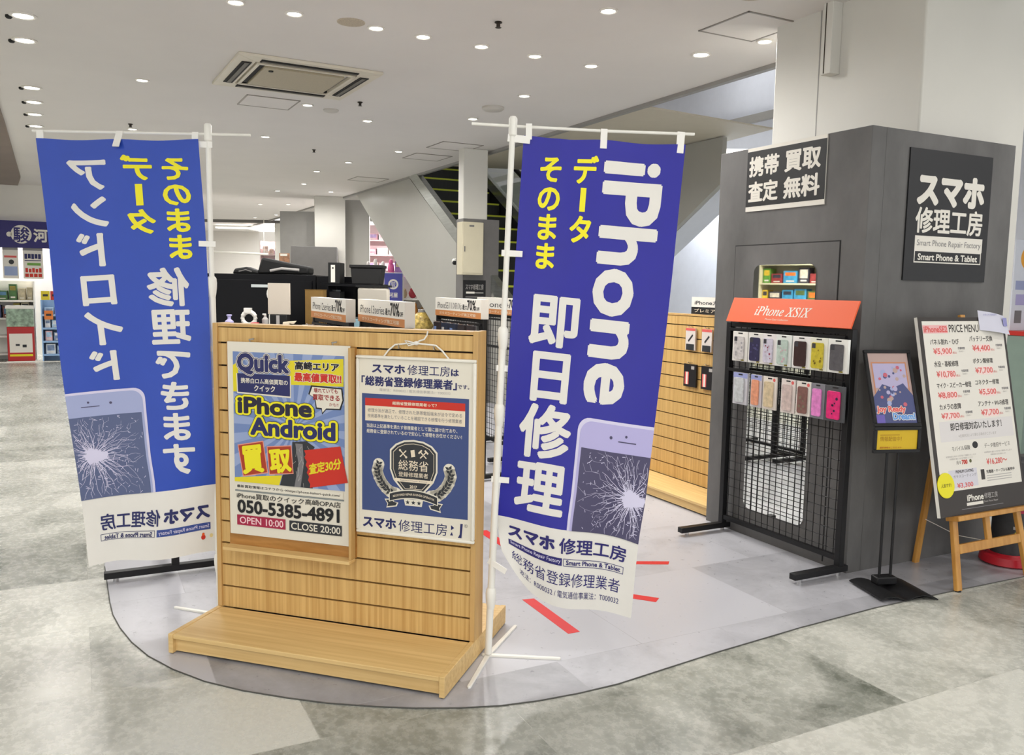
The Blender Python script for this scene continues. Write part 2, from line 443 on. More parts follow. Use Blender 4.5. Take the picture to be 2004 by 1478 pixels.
# ================================================================== LIGHTS AND CEILING FITTINGS
TRIM = mat('downlight_trim', (228, 224, 216), 0.4, noise=0.01)
def downlight(x, y, label, group, z=3.0, r=0.046, spot=False, power=1.0, shape=True):
    t = thing('ceiling_downlight', label, 'ceiling light', (x, y, z), 0, group)
    b = MB(); b.lathe([(r*0.80, 0), (r*1.18, 0), (r*1.22, -0.006), (r*1.0, -0.010), (r*0.80, -0.004)], (0, 0, 0), TRIM, 24); b.obj('trim_ring', t)
    b = MB(); b.lathe([(r*0.86, 0.0), (r*0.86, -0.006)], (0, 0, 0), GLOW, 24); b.obj('lamp', t)
    if spot:
        b = MB(); b.lathe([(r*0.3, 0), (r*0.32, -0.012), (r*0.2, -0.02)], (-r*1.35, 0, 0), RUBBER, 12); b.obj('sensor', t)
    if power: bulb(t, power)
    return t
def bulb(t, power, z=-0.03):
    l = bpy.data.lights.new('bulb', 'SPOT'); l.energy = SPOT_W*power; l.spot_size = rad(176); l.spot_blend = 0.7
    l.shadow_soft_size = 0.06; l.color = (1.0, 0.975, 0.94)
    o = bpy.data.objects.new('bulb', l); COL.objects.link(o); o.parent = t; o.location = (0, 0, z)
GD = 'round recessed downlights in the white ceiling'
DL = [(-1.62, 5.06), (-1.333, 5.252), (-0.887, 5.507), (-0.611, 5.675), (-0.243, 5.874), (0.121, 6.09), (0.532, 6.322), (1.585, 5.647), (0.062, 7.325), (-0.419, 8.341),
      (-1.46, 8.533), (-1.879, 7.842), (-2.753, 9.537), (-2.835, 12.349), (-4.127, 14.989), (-1.408, 10.411), (-4.064, 9.207), (0.52, 5.1),
      (-6.2, 17.0), (-5.2, 17.6), (-7.0, 19.0), (-5.6, 20.2), (-6.4, 21.2), (-3.0, 7.0), (-4.6, 11.5), (-2.2, 11.4), (-5.2, 13.5), (-6.6, 11.0), (-3.4, 13.9), (-4.6, 17.5), (-8.5, 16.2), (-3.2, 15.0)]  # many of these deep ones are extras, added to brighten the far ceiling
for x, y in DL: downlight(x, y, 'small round recessed downlight glowing white in the white ceiling', GD)
downlight(1.248, 5.98, 'bright tilted downlight in the ceiling beside the diamond-shaped hatch', None, r=0.056)
for x, y in [(-3.023, 5.382), (-3.32, 5.917), (-4.074, 7.338), (-4.381, 7.914), (-4.694, 8.488), (-5.04, 9.125)]:
    downlight(x, y, 'adjustable downlight with a dark knob in the row above the left banner', 'adjustable downlights in a row at upper left', r=0.065, spot=True, power=0.45)
# the same ceiling goes on over and behind the photographer
for x, y in [(-3.3, 0.6), (-1.0, 1.2), (0.9, 1.6), (-3.9, 0.0), (-1.6, -0.6), (0.4, -0.6), (2.3, 1.6), (3.6, 3.6), (-5.2, 3.6), (-4.4, -2.4), (-1.4, -2.8), (1.2, -2.8), (3.4, -0.6), (-7.6, 6.5), (-9.0, 10.5), (-7.5, 1.0), (-11.5, 7.5), (-12.5, 12.5)]:
    downlight(x, y, 'small round recessed downlight glowing white in the white ceiling', GD)
# added area lamps that brighten the far shops and the escalator well
def lamp(name, loc, w, h, e, label, rot=(0, 0, 0), col=(1, 0.98, 0.96)):
    t = thing(name, label, 'ceiling light', loc)
    b = MB(); b.box(-w/2, -h/2, 0, w/2, h/2, 0.03, mat('diffuser_glow', (255, 252, 246), 0.5, emit=1.6)); b.obj('diffuser', t)
    l = bpy.data.lights.new('bulb', 'AREA'); l.shape = 'RECTANGLE'; l.size = w; l.size_y = h; l.energy = e; l.color = col
    o = bpy.data.objects.new('bulb', l); COL.objects.link(o); o.parent = t; o.location = (0, 0, -0.03)
lamp('fill_light_panel', (-9.5, 15.5, 2.9), 2.4, 0.3, 150, 'added fill lamp inside the far left toy shop')
lamp('fill_light_panel', (-6.8, 24.0, 2.9), 3.0, 0.3, 170, 'added fill lamp in front of the pink shelf at the back')
lamp('fill_light_panel', (-2.0, 17.2, 2.9), 1.6, 0.3, 170, 'added fill lamp over the plush toy shop behind the escalator', col=(1, 0.95, 0.96))
q = lane(-1.5, 3.0, 4.8); lamp('fill_light_panel', tuple(q), 0.4, 1.2, 6, 'added upstairs fill lamp above the escalator well', col=(0.93, 0.96, 1))
q = lane(-1.2, 3.1, 3.0); lamp('fill_light_panel', tuple(q), 0.3, 3.0, 45, 'added fill strip over the pale wall behind the crossing escalator', col=(0.92, 0.96, 1))  # strip added to brighten the wall below the slope
q = lane(-6.5, 7.2, 3.6); lamp('fill_light_panel', tuple(q), 1.6, 1.6, 200, 'square lamp over the bright area right of the grey booth', col=(0.95, 0.97, 1))

def hatch(c, w, yaw, label):
    t = thing('ceiling_hatch', label, 'access hatch', (c[0], c[1], 3.0), yaw)
    b = MB(); f = 0.012; h = w/2
    for x0, y0, x1, y1 in ((-h, -h, h, -h+f), (-h, h-f, h, h), (-h, -h, -h+f, h), (h-f, -h, h, h)): b.box(x0, y0, -0.006, x1, y1, 0, mat('hatch_frame', (150, 144, 136), 0.4, metal=0.4))
    b.obj('frame', t)
    b = MB(); b.box(-h+f, -h+f, -0.003, h-f, h-f, 0, CEIL); b.obj('panel', t)
hatch((-2.21, 7.77), 0.46, 28, 'square ceiling access hatch just below the air conditioner cassette')
hatch((1.412, 5.36), 0.44, 28, 'square ceiling access hatch next to the white pillar at upper right')
hatch((-0.704, 9.98), 0.5, 28, 'ceiling access hatch nearest the escalator column, right of a pair')
hatch((-1.107, 10.83), 0.48, 28, 'ceiling access hatch, left one of the pair near the escalator column')
hatch((-2.25, 13.2), 0.5, 28, 'far ceiling access hatch above the black storage box')
# air conditioner cassette
t = thing('air_conditioner_cassette', 'square white four-way air conditioner cassette with black slots in the ceiling', 'air conditioner', (-1.73, 6.82, 3.0), 29)
ACW = mat('cassette_white', (214, 207, 190), 0.4, noise=0.01); ACG = mat('cassette_grille', (176, 166, 142), 0.5, noise=0.03, nscale=(60, 60, 60)); SLOT = mat('cassette_slot', (20, 20, 20), 0.7)
h = 0.53
b = MB()
for i in range(4):
    A = Matrix.Rotation(PI/2*i, 4, 'Z'); b.M = A
    b.prism([(-h, -h), (h, -h), (h-0.15, -h+0.15), (-h+0.15, -h+0.15)], -0.022, 0, ACW, 'xy')
b.M = None; b.obj('outer_panel', t, bevel=0.004)
for i in range(4):
    A = Matrix.Rotation(PI/2*i, 4, 'Z'); b = MB(A)
    b.box(-0.36, -0.475, -0.027, 0.36, -0.405, -0.0222, SLOT); o = b.obj('air_slot', t)
    b = MB(A); b.beam((-0.35, -0.438, -0.030), (0.35, -0.438, -0.030), 0.03, 0.004, mat('cassette_vane', (96, 92, 84), 0.5)); b.obj('vane', o)
b = MB(); g = 0.30
b.box(-g, -g, -0.035, g, g, -0.005, ACG)
for i in range(4):
    b.M = Matrix.Rotation(PI/2*i, 4, 'Z'); b.box(-0.36, -0.37, -0.03, 0.36, -0.345, -0.004, ACW)
b.M = None; b.obj('intake_grille', t, bevel=0.003)
b = MB(); b.box(-0.345, -0.34, -0.02, -0.305, 0.34, -0.004, SLOT); b.box(-0.345, 0.305, -0.02, 0.345, 0.34, -0.004, SLOT); b.obj('intake_gap', t)
b = MB(); b.cyl((-0.24, -0.23, -0.035), (-0.24, -0.23, -0.041), 0.018, RUBBER); b.obj('sensor', t)
# speakers / smoke detectors / sprinklers
def disc_fit(name, x, y, r, d, m, label, cat, group=None):
    b = MB(); b.lathe([(r, 0), (r, -d*0.5), (r*0.8, -d), (r*0.3, -d*1.1)], (0, 0, 0), m, 28)
    tag(b.obj(name, loc=(x, y, 3.0)), label, cat, group)
SPKM = mat('speaker_grille', (184, 172, 152), 0.6, noise=0.1, nscale=(120, 120, 120))
disc_fit('ceiling_speaker', -1.024, 5.402, 0.085, 0.008, SPKM, 'large round beige ceiling speaker above the air conditioner', 'speaker')
disc_fit('ceiling_speaker', 1.27, 4.80, 0.085, 0.008, SPKM, 'round ceiling speaker cut by the photo top beside the white pillar', 'speaker')
disc_fit('smoke_detector', -0.211, 7.814, 0.10, 0.03, mat('detector_white', (196, 192, 184), 0.5), 'round white smoke detector above the right banner pole', 'smoke detector')
disc_fit('smoke_detector', -1.712, 8.049, 0.07, 0.02, MATS['detector_white'], 'small flat smoke detector right of the square hatch', 'smoke detector')
for x, y, l in ((-0.12, 5.35, 'small dark sprinkler head in the ceiling right of the beige speaker'), (-1.38, 7.69, 'small dark sprinkler head right of the air conditioner cassette'), (-3.96, 8.93, 'small dark sprinkler head above the left banner'), (-2.42, 10.4, 'small dark sprinkler head near the left banner pole')):
    b = MB(); b.lathe([(0.022, 0), (0.024, -0.006), (0.012, -0.012), (0.012, -0.03), (0.02, -0.034)], (0, 0, 0), mat('sprinkler', (60, 54, 48), 0.4, metal=0.5), 14)
    tag(b.obj('sprinkler_head', loc=(x, y, 3.0)), l, 'sprinkler')

# ================================================================== SLATWALL DISPLAYS
def gondola(label, loc, yaw, W_=1.115, H_=1.24, two=True, base_d=0.3475):
    t = thing('slatwall_display', label, 'display stand', (loc[0], loc[1], 0), yaw, None)
    hw = W_/2; iw = hw-0.020
    def slats(sgn):
        b = MB(); z0 = 0.08; zs = [0.167+0.0905*k for k in range(12)]
        y0, y1 = (-0.038, -0.020) if sgn < 0 else (0.020, 0.038)
        for z in zs+[H_-0.014]:
            b.box(-iw, y0, z0, iw, y1, z-0.0035, WOODV); z0 = z+0.0035
        b.box(-iw, -0.0195 if sgn < 0 else 0.0005, 0.08, iw, -0.0005 if sgn < 0 else 0.0195, H_-0.016, DARKGAP)
        b.obj('slat_panel', t)
    slats(-1); slats(1)
    for sx in (-1, 1):
        b = MB(); b.box(min(sx*iw, sx*hw), -0.046, 0.081, max(sx*iw, sx*hw), 0.046, H_, WOODE); b.obj('side_panel', t, bevel=0.002)
    b = MB(); b.box(-iw, -0.040, H_-0.0135, iw, 0.040, H_-0.002, WOODE); b.obj('top_cap', t)
    for sg in ((-1, 1) if two else (-1,)):
        ya, yb = sorted((sg*0.047, sg*base_d))
        b = MB(); b.box(-iw, ya, 0.062, iw, yb-0.0 if sg < 0 else yb, 0.079, WOODH)
        b.obj('base_shelf', t, bevel=0.002)
        b = MB(); yf = sg*(base_d-0.014)
        b.box(-iw, min(yf, yf-sg*0.016), 0.012, iw, max(yf, yf-sg*0.016), 0.062, WOODH); b.obj('base_front', t)
    for sx in (-1, 1):
        b = MB(); b.box(min(sx*iw, sx*hw), -base_d-0.002, 0.006, max(sx*iw, sx*hw), base_d+0.002 if two else 0.046, 0.081, WOODH); b.obj('base_side', t, bevel=0.002)
        for y in ((-base_d+0.06), (base_d-0.06 if two else 0)):
            b = MB(); b.cyl((sx*(iw-0.03), y, 0), (sx*(iw-0.03), y, 0.062), 0.018, RUBBER); b.obj('glide', t)
    return t
FXL, FXY = (-0.644, 3.2475), -16.8
gondola('wooden slatwall display with two posters, between the two blue banners', FXL, FXY)
fx = lambda x, y, z: Vector((FXL[0], FXL[1], 0))+Matrix.Rotation(rad(FXY), 4, 'Z') @ Vector((x, y, z))

# --- wooden poster tray
t = thing('poster_tray', 'shallow wooden tray hung on the slatwall, holding the yellow and blue poster', 'tray', tuple(fx(0, 0, 0)), FXY)
TRAY = wood_mat('tray_wood', (156, 108, 50), (178, 128, 66), (8, 60, 60))
b = MB(); b.box(-0.488, -0.054, 0.352, 0.072, -0.0385, 1.165, TRAY); b.obj('back_board', t)
b = MB(); b.box(-0.488, -0.105, 0.340, 0.072, -0.0545, 0.353, WOODH); b.obj('ledge', t, bevel=0.002)
b = MB(); b.box(0.0605, -0.088, 0.3535, 0.072, -0.0545, 1.165, WOODE); b.obj('side_rail', t, bevel=0.002)
for x in (-0.38, -0.02):
    b = MB(); b.tube([(x, -0.038, 1.163), (x, -0.05, 1.166), (x, -0.06, 1.180), (x+0.02, -0.058, 1.184)], 0.0035, CHROME, 8); b.obj('hook', t)
# --- poster 1
t = thing('wall_poster', 'poster with yellow and blue print and phone number, propped in the wooden tray', 'poster', tuple(fx(0, 0, 0)), FXY)
b = MB(); X0, Z1, PW, PH = -0.480, 1.170, 0.535, 0.772
b.box(X0, -0.0605, Z1-PH, X0+PW, -0.0545, Z1, PAPER)
s = Sheet(b, X0, Z1, PW, PH, -0.0605)
s.rect(0.046, 0.05, 0.956, 0.722, BLUEPIC, 1)
cx, cy = 0.55, 0.42
for k in range(22):                                   # sunburst
    a0 = 2*PI*k/22; a1 = a0+PI/22
    pts = [(cx, cy)]
    for a in (a0, (a0+a1)/2, a1):
        dx, dy = math.cos(a), math.sin(a)*0.7
        tt = min(((0.956-cx)/dx if dx > 0 else (0.046-cx)/dx) if abs(dx) > 1e-6 else 9, ((0.722-cy)/dy if dy > 0 else (0.05-cy)/dy) if abs(dy) > 1e-6 else 9)
        pts.append((cx+dx*tt, cy+dy*tt))
    s.poly(pts, BLUEPIC2, 1.5)
s.poly([(0.046, 0.12), (0.09, 0.10), (0.09, 0.255), (0.046, 0.255)], YEL, 2)
s.poly([(0.50, 0.085), (0.95, 0.064), (0.95, 0.20), (0.50, 0.205)], YEL, 2)
s.text('Quick', (0.085, 0.055, 0.52, 0.165), NAVY, 5, 0.05, outs=((0.075, PAPER), (0.05, NAVY), (0.022, PAPER)))
s.poly([(0.075, 0.16), (0.53, 0.16), (0.53, 0.272), (0.08, 0.262)], PAPER, 3.4)
s.poly([(0.083, 0.16), (0.522, 0.16), (0.522, 0.264), (0.088, 0.255)], NAVY, 3.8)
s.text('携帯白ロム高価買取の', (0.113, 0.182, 0.505, 0.209), PAPER, 4.2, 0.02)
s.text('クイック', (0.224, 0.216, 0.40, 0.248), PAPER, 4.2, 0.03)
s.text('高崎エリア', (0.563, 0.085, 0.917, 0.128), PBLACK, 4, 0.045, outs=((0.05, PAPER),))
s.text('最高値買取!!', (0.558, 0.140, 0.934, 0.186), REDP, 4, 0.045, outs=((0.05, PAPER),))
bub = [(0.693, 0.201), (0.941, 0.208), (0.952, 0.268), (0.926, 0.317), (0.812, 0.319), (0.779, 0.345), (0.774, 0.319), (0.73, 0.317), (0.718, 0.265), (0.669, 0.246)]
s.poly(bub, PBLACK, 3)
s.poly([(0.82+(u-0.82)*0.92, 0.262+(v-0.262)*0.88) for u, v in bub], PAPER, 3.4)
s.text('壊れていても', (0.715, 0.213, 0.905, 0.237), REDD, 4, 0.02)
s.text('買取できる', (0.705, 0.244, 0.92, 0.274), REDD, 4, 0.03)
s.text('かも!!', (0.836, 0.283, 0.91, 0.300), REDD, 4, 0.01)
for body, r in (('iPhone', (0.082, 0.277, 0.70, 0.365)), ('Android', (0.187, 0.380, 0.888, 0.474))):
    s.text(body, r, NAVY if body[0] == 'A' else mat('dark_navy_print', (30, 26, 48), 0.5), 5, 0.045, outs=((0.105, PBLACK), (0.085, YEL2)))
s.poly([(0.535, 0.494), (0.651, 0.484), (0.719, 0.511), (0.66, 0.56), (0.70, 0.722), (0.429, 0.722), (0.454, 0.665), (0.535, 0.657)], CHAR, 3)
s.poly([(0.56, 0.50), (0.62, 0.50), (0.63, 0.60), (0.60, 0.722), (0.55, 0.722), (0.585, 0.6)], GREYP, 3.3)
for k in range(16):
    u = random.uniform(0.56, 0.66); v = random.uniform(0.5, 0.71); s.line((u, v), (u+random.uniform(-.03, .03), v+random.uniform(0.01, .05)), 0.0012, LGREYP, 3.6)
s.poly([(0.046, 0.701), (0.448, 0.669), (0.423, 0.722), (0.046, 0.722)], YEL, 3)
for pts, ch, r in (([(0.076, 0.529), (0.295, 0.498), (0.332, 0.664), (0.119, 0.694)], '買', (0.11, 0.525, 0.295, 0.672)), ([(0.323, 0.526), (0.529, 0.511), (0.544, 0.656), (0.341, 0.672)], '取', (0.345, 0.533, 0.525, 0.657))):
    s.poly(pts, mat('salmon_edge', (228, 150, 130), 0.5), 3.6)
    cu = sum(p[0] for p in pts)/4; cv = sum(p[1] for p in pts)/4
    s.poly([(cu+(u-cu)*0.94, cv+(v-cv)*0.94) for u, v in pts], BROWNP, 4)
    s.layers(text_polys(ch, r, 0.045), YEL2, 4.5, lambda u, v: (u+(v-cv)*0.14, v-(u-cu)*0.12))
red = [(0.633, 0.531), (0.924, 0.497), (0.982, 0.677), (0.678, 0.719)]
zz = [red[0]]+[(0.633+0.045*k/10+(0.008 if k % 2 else -0.006), 0.531+0.188*k/10) for k in range(1, 10)][::1]
s.poly([red[0]]+zz[1:]+[red[3], red[2], red[1]], REDP, 5)
s.layers(text_polys('査定30分', (0.672, 0.575, 0.93, 0.632), 0.035), YEL, 5.6, lambda u, v: (u, v-(u-0.8)*0.17))
s.rect(0.055, 0.728, 0.945, 0.762, PAPER, 4)
s.text('最新買取情報はコチラから→https://phone-kaitori-quick.com/', (0.066, 0.737, 0.922, 0.755), PBLACK, 4.4, 0.02)
s.frame(0.05, 0.765, 0.95, 0.772, 0.002, mat('teal_grey_print', (96, 112, 120), 0.5), 4)
s.text('iPhone買取のクイック高崎OPA店', (0.062, 0.779, 0.925, 0.809), PBLACK, 4, 0.008)
s.text('050-5385-4891', (0.066, 0.815, 0.915, 0.886), PBLACK, 4, 0.035)
s.rect(0.062, 0.896, 0.472, 0.950, CRIM, 4); s.rect(0.505, 0.898, 0.932, 0.952, CHAR, 4)
s.text('OPEN 10:00', (0.085, 0.905, 0.455, 0.941), mat('pink_white', (240, 205, 208), 0.5), 4.5, 0.012)
s.text('CLOSE 20:00', (0.52, 0.907, 0.922, 0.943), PAPER, 4.5, 0.012)
b.obj('sheet', t, smooth=False)

# --- framed notice
t = thing('framed_notice', 'white framed navy notice with a shield emblem, hung by a string on the slatwall', 'sign', tuple(fx(0, 0, 0)), FXY)
X0, Z1, PW, PH = 0.076, 1.138, 0.478, 0.680
b = MB(); b.box(X0+0.006, -0.050, Z1-PH+0.006, X0+PW-0.006, -0.0385, Z1-0.006, PAPER)
s = Sheet(b, X0, Z1, PW, PH, -0.050)
s.text('スマホ', (0.134, 0.045, 0.417, 0.095), NAVY, 1, 0.045); s.text('修理工房', (0.436, 0.042, 0.786, 0.097), NAVY, 1, 0.005); s.text('は', (0.795, 0.055, 0.86, 0.093), NAVY, 1, 0.04)
s.text('「総務省登録修理業者」', (0.044, 0.112, 0.844, 0.168), NAVY, 1, 0.035); s.text('です。', (0.85, 0.137, 0.945, 0.160), NAVY, 1, 0.02)
s.text('電波法：R000032 / 電気通信事業法：T000032', (0.2, 0.178, 0.793, 0.195), LGREYP, 1)
s.rect(0.049, 0.211, 0.944, 0.870, BLUE1, 1)
s.rect(0.077, 0.236, 0.914, 0.278, REDP, 2); s.text('総務省登録修理業者って？', (0.311, 0.247, 0.683, 0.266), CREAM, 2.5, 0.02)
s.rect(0.077, 0.278, 0.914, 0.362, CREAM, 2)
s.text('修理方法が適正で、修理された携帯電話端末が法令で定める', (0.099, 0.292, 0.889, 0.314), GREYP, 2.5, 0.004)
s.text('技術基準を満たしていることを確認できる修理を行う修理業者', (0.099, 0.323, 0.889, 0.345), GREYP, 2.5, 0.004)
s.text('当店は上記基準を満たす修理業者として国に届け出ており、', (0.09, 0.377, 0.853, 0.400), PAPER, 2, 0.014)
s.text('総務省に登録されているので安心して修理をお任せください！', (0.09, 0.408, 0.89, 0.431), PAPER, 2, 0.014)
SHL = [(0.493, 0.457), (0.574, 0.463), (0.643, 0.484), (0.687, 0.517), (0.688, 0.624), (0.657, 0.681), (0.575, 0.745), (0.411, 0.745), (0.328, 0.681), (0.297, 0.624), (0.297, 0.517), (0.345, 0.484), (0.412, 0.463)]
def shr(k): return [(0.493+(u-0.493)*k, 0.60+(v-0.60)*k) for u, v in SHL]
def leaf(u, v, a, L, w, m, l):
    d = (math.cos(a)*L/PW, math.sin(a)*L/PH); n = (-math.sin(a)*w/PW, math.cos(a)*w/PH)
    s.poly([(u, v), (u+d[0]*0.4+n[0], v+d[1]*0.4+n[1]), (u+d[0], v+d[1]), (u+d[0]*0.4-n[0], v+d[1]*0.4-n[1])], m, l)
LL = [(0.195, 0.603), (0.182, 0.639), (0.196, 0.673), (0.222, 0.705), (0.255, 0.732), (0.292, 0.752), (0.345, 0.760)]
for mir in (False, True):
    pts = [((0.985-u) if mir else u, v) for u, v in LL]
    for w, m, l in ((0.045, PAPER, 3),):
        for i in range(len(pts)-1): s.line(pts[i], pts[i+1], w, m, l)
        for i in range(len(pts)): s.disc(pts[i][0], pts[i][1], w*0.52, m, l, 14)
    for i in range(len(pts)-1):
        for f in (0.0, 0.5):
            u = pts[i][0]*(1-f)+pts[i+1][0]*f; v = pts[i][1]*(1-f)+pts[i+1][1]*f
            a = math.atan2((pts[i][1]-pts[i+1][1])*PH, (pts[i][0]-pts[i+1][0])*PW)
            for da in (0.75, -0.75): leaf(u, v, a+da, 0.0195, 0.0058, CHAR, 3.5)
s.poly(shr(1.03), PAPER, 4); s.poly(shr(0.96), CHAR, 4.3); s.poly(shr(0.885), CREAM, 4.6); s.poly(shr(0.865), CHAR, 4.9)
s.rect(0.335, 0.672, 0.652, 0.690, CREAM, 5.2); s.text('Registered Repair Business', (0.38, 0.677, 0.61, 0.686), GREYP, 5.5)
s.text('総務省', (0.366, 0.567, 0.618, 0.625), CREAM, 5.4, 0.004); s.text('登録修理業者', (0.366, 0.634, 0.616, 0.661), CREAM, 5.4, 0.004); s.text('2017', (0.462, 0.706, 0.523, 0.722), CREAM, 5.4, 0.02)
def cross(u, v, L, m, l):
    for sg in (1, -1): s.line((u-L/PW, v-sg*L/PH), (u+L/PW, v+sg*L/PH), 0.0042, m, l)
cross(0.405, 0.533, 0.0125, CREAM, 5.4); cross(0.575, 0.533, 0.0125, CREAM, 5.5)
s.disc(0.405-0.0125/PW, 0.533-0.0125/PH, 0.0045, CREAM, 5.6, 10); s.disc(0.405+0.0125/PW, 0.533+0.0125/PH, 0.0045, CREAM, 5.6, 10)
for sg in (1, -1): s.line((0.575+sg*0.019/PW, 0.533-0.005/PH), (0.575+sg*0.006/PW, 0.533-0.018/PH), 0.006, CREAM, 5.6)
s.poly([(0.475, 0.550), (0.508, 0.545), (0.50, 0.507), (0.467, 0.512)], CREAM, 5.4)
def arcband(u0, u1, vc, h, bow, m, l):
    n = 12; T = []; Bt = []
    for i in range(n+1):
        f = i/n; u = u0+(u1-u0)*f; v = vc+bow*(2*f-1)**2; T.append((u, v-h/2)); Bt.append((u, v+h/2))
    for i in range(n): s.poly([Bt[i], Bt[i+1], T[i+1], T[i]], m, l)
for pts in ([(0.247, 0.795), (0.31, 0.79), (0.33, 0.806), (0.366, 0.81), (0.352, 0.832), (0.262, 0.845), (0.272, 0.822)],):
    for mir in (0, 1):
        pp = [((0.988-u) if mir else u, v) for u, v in pts]; cu = sum(p[0] for p in pp)/7; cv = sum(p[1] for p in pp)/7
        s.poly(pp, PAPER, 5); s.poly([(cu+(u-cu)*0.8, cv+(v-cv)*0.72) for u, v in pp], CHAR, 5.2)
s.poly([(0.412, 0.785), (0.575, 0.785), (0.565, 0.822), (0.424, 0.822)], PAPER, 5)
for u in (0.445, 0.493, 0.541):
    s.poly([(u+(0.012 if k % 2 == 0 else 0.005)/PW*math.sin(PI*k/5)*0.8, 0.803-(0.012 if k % 2 == 0 else 0.005)/PH*math.cos(PI*k/5)*0.8) for k in range(10)], CHAR, 5.4)
arcband(0.285, 0.70, 0.757, 0.052, 0.026, PAPER, 5.6); arcband(0.292, 0.693, 0.757, 0.040, 0.026, CHAR, 5.9)
s.layers(text_polys('REGISTERED REPAIR BUSINESS OPERATOR', (0.32, 0.751, 0.67, 0.763), 0.01), CREAM, 6.2, lambda u, v: (u, v+0.026*((u-0.493)/0.2)**2))
s.text('スマホ', (0.055, 0.905, 0.345, 0.967), NAVY, 1, 0.045); s.text('修理工房', (0.365, 0.905, 0.775, 0.972), NAVY, 1, 0.0)
s.poly([(0.808, 0.908), (0.835, 0.922), (0.808, 0.936)], NAVY, 1); s.poly([(0.80, 0.965), (0.815, 0.945), (0.825, 0.965)], NAVY, 1)
s.poly([(0.885, 0.895), (0.905, 0.895), (0.895, 0.975), (0.865, 0.975), (0.88, 0.955)], NAVY, 1)
s.text('®', (0.915, 0.895, 0.945, 0.914), GREYP, 1)
b.obj('sheet', t, smooth=False)
FR = mat('frame_white', (228, 224, 212), 0.3, noise=0.01)
b = MB(); e = 0.012; y0, y1 = -0.058, -0.0386
b.box(X0, y0, Z1-e, X0+PW, y1, Z1, FR); b.box(X0, y0, Z1-PH, X0+PW, y1, Z1-PH+e, FR)
b.box(X0, y0, Z1-PH+e, X0+e, y1, Z1-e, FR); b.box(X0+PW-e, y0, Z1-PH+e, X0+PW, y1, Z1-e, FR)
b.obj('frame', t, bevel=0.004)
b = MB(); y = -0.046
b.tube([(0.187, y, 1.136), (0.206, y, 1.160), (0.232, y, 1.181), (0.275, y, 1.187), (0.318, y, 1.189), (0.36, y-0.004, 1.187), (0.395, y, 1.184), (0.42, y, 1.165), (0.446, y, 1.136)], 0.0032, PWHITE, 8)
b.ball((0.318, y, 1.190), 0.012, 0.008, 0.008, PWHITE)
b.tube([(0.318, y, 1.192), (0.335, y-0.006, 1.200), (0.352, y-0.008, 1.205), (0.362, y-0.008, 1.220), (0.366, y-0.008, 1.235)], 0.003, PWHITE, 8)
b.tube([(0.318, y, 1.188), (0.29, y-0.006, 1.196), (0.275, y-0.006, 1.199), (0.29, y-0.008, 1.180), (0.318, y, 1.188)], 0.0025, PWHITE, 8)
b.obj('hanging_string', t)
b = MB()
for x in (0.25, 0.39): b.tube([(x, -0.036, 1.166), (x, -0.05, 1.170), (x, -0.056, 1.182)], 0.003, CHROME, 8)
b.obj('hook', t)

gondola('wooden slatwall display holding cable packs, behind the grey booth', (1.155+0.19, 5.612+0.02), -62.88, W_=1.5)

# ================================================================== NOBORI BANNERS
def catmull(p0, p1, p2, p3, t):
    return 0.5*((2*p1)+(-p0+p2)*t+(2*p0-5*p1+4*p2-p3)*t*t+(-p0+3*p1-3*p2+p3)*t*t*t)
VS = [0, .25, .5, .75, .845, 1]
def cloth_func(G, wave):
    G = [[Vector(p) for p in r] for r in G]
    def row(i, u):
        a, m, c = G[i]
        l0 = (u-0.5)*(u-1)/0.5; l1 = u*(u-1)/-0.25; l2 = u*(u-0.5)/0.5
        return a*l0+m*l1+c*l2
    def base(u, v):
        v = min(max(v, 0), 1); i = 0
        while i < len(VS)-2 and v > VS[i+1]: i += 1
        t = (v-VS[i])/(VS[i+1]-VS[i])
        R = [row(min(max(i+k, 0), len(VS)-1), u) for k in (-1, 0, 1, 2)]
        def tang(j):       # non-uniform tangents
            j0, j1 = max(j-1, 0), min(j+1, len(VS)-1)
            return (row(j1, u)-row(j0, u))/(VS[j1]-VS[j0])
        h = VS[i+1]-VS[i]; t2, t3 = t*t, t*t*t
        p = R[1]*(2*t3-3*t2+1)+tang(i)*h*(t3-2*t2+t)+R[2]*(-2*t3+3*t2)+tang(i+1)*h*(t3-t2)
        return p+wave(u, v)
    def f(u, v, off=0.0):
        p = base(u, v)
        if off:
            e = 1e-3; du = base(min(u+e, 1), v)-base(max(u-e, 0), v); dv = base(u, min(v+e, 1))-base(u, max(v-e, 0))
            n = du.cross(dv); n.normalize(); p = p+n*off
        return p
    return f
def banner_cloth(name, parent, f, blue, draw, origin):
    b = MB(); nu, nv = 28, 80
    vs = sorted(set([k/nv for k in range(nv+1)]+[0.845])); P = []; F1 = []; F2 = []
    for v in vs:
        for k in range(nu+1): P.append(f(k/nu, v))
    for j in range(len(vs)-1):
        for k in range(nu):
            q = (j*(nu+1)+k, j*(nu+1)+k+1, (j+1)*(nu+1)+k+1, (j+1)*(nu+1)+k)
            (F1 if vs[j+1] <= 0.8451 else F2).append(q)
    b.add(P, F1, blue); b.add(P, F2, BAN_W)
    s = ClothSheet(b, f, 0.62, 1.72); draw(s)
    O = Vector(origin); b.v = [p-O for p in b.v]
    o = b.obj(name, parent); return o
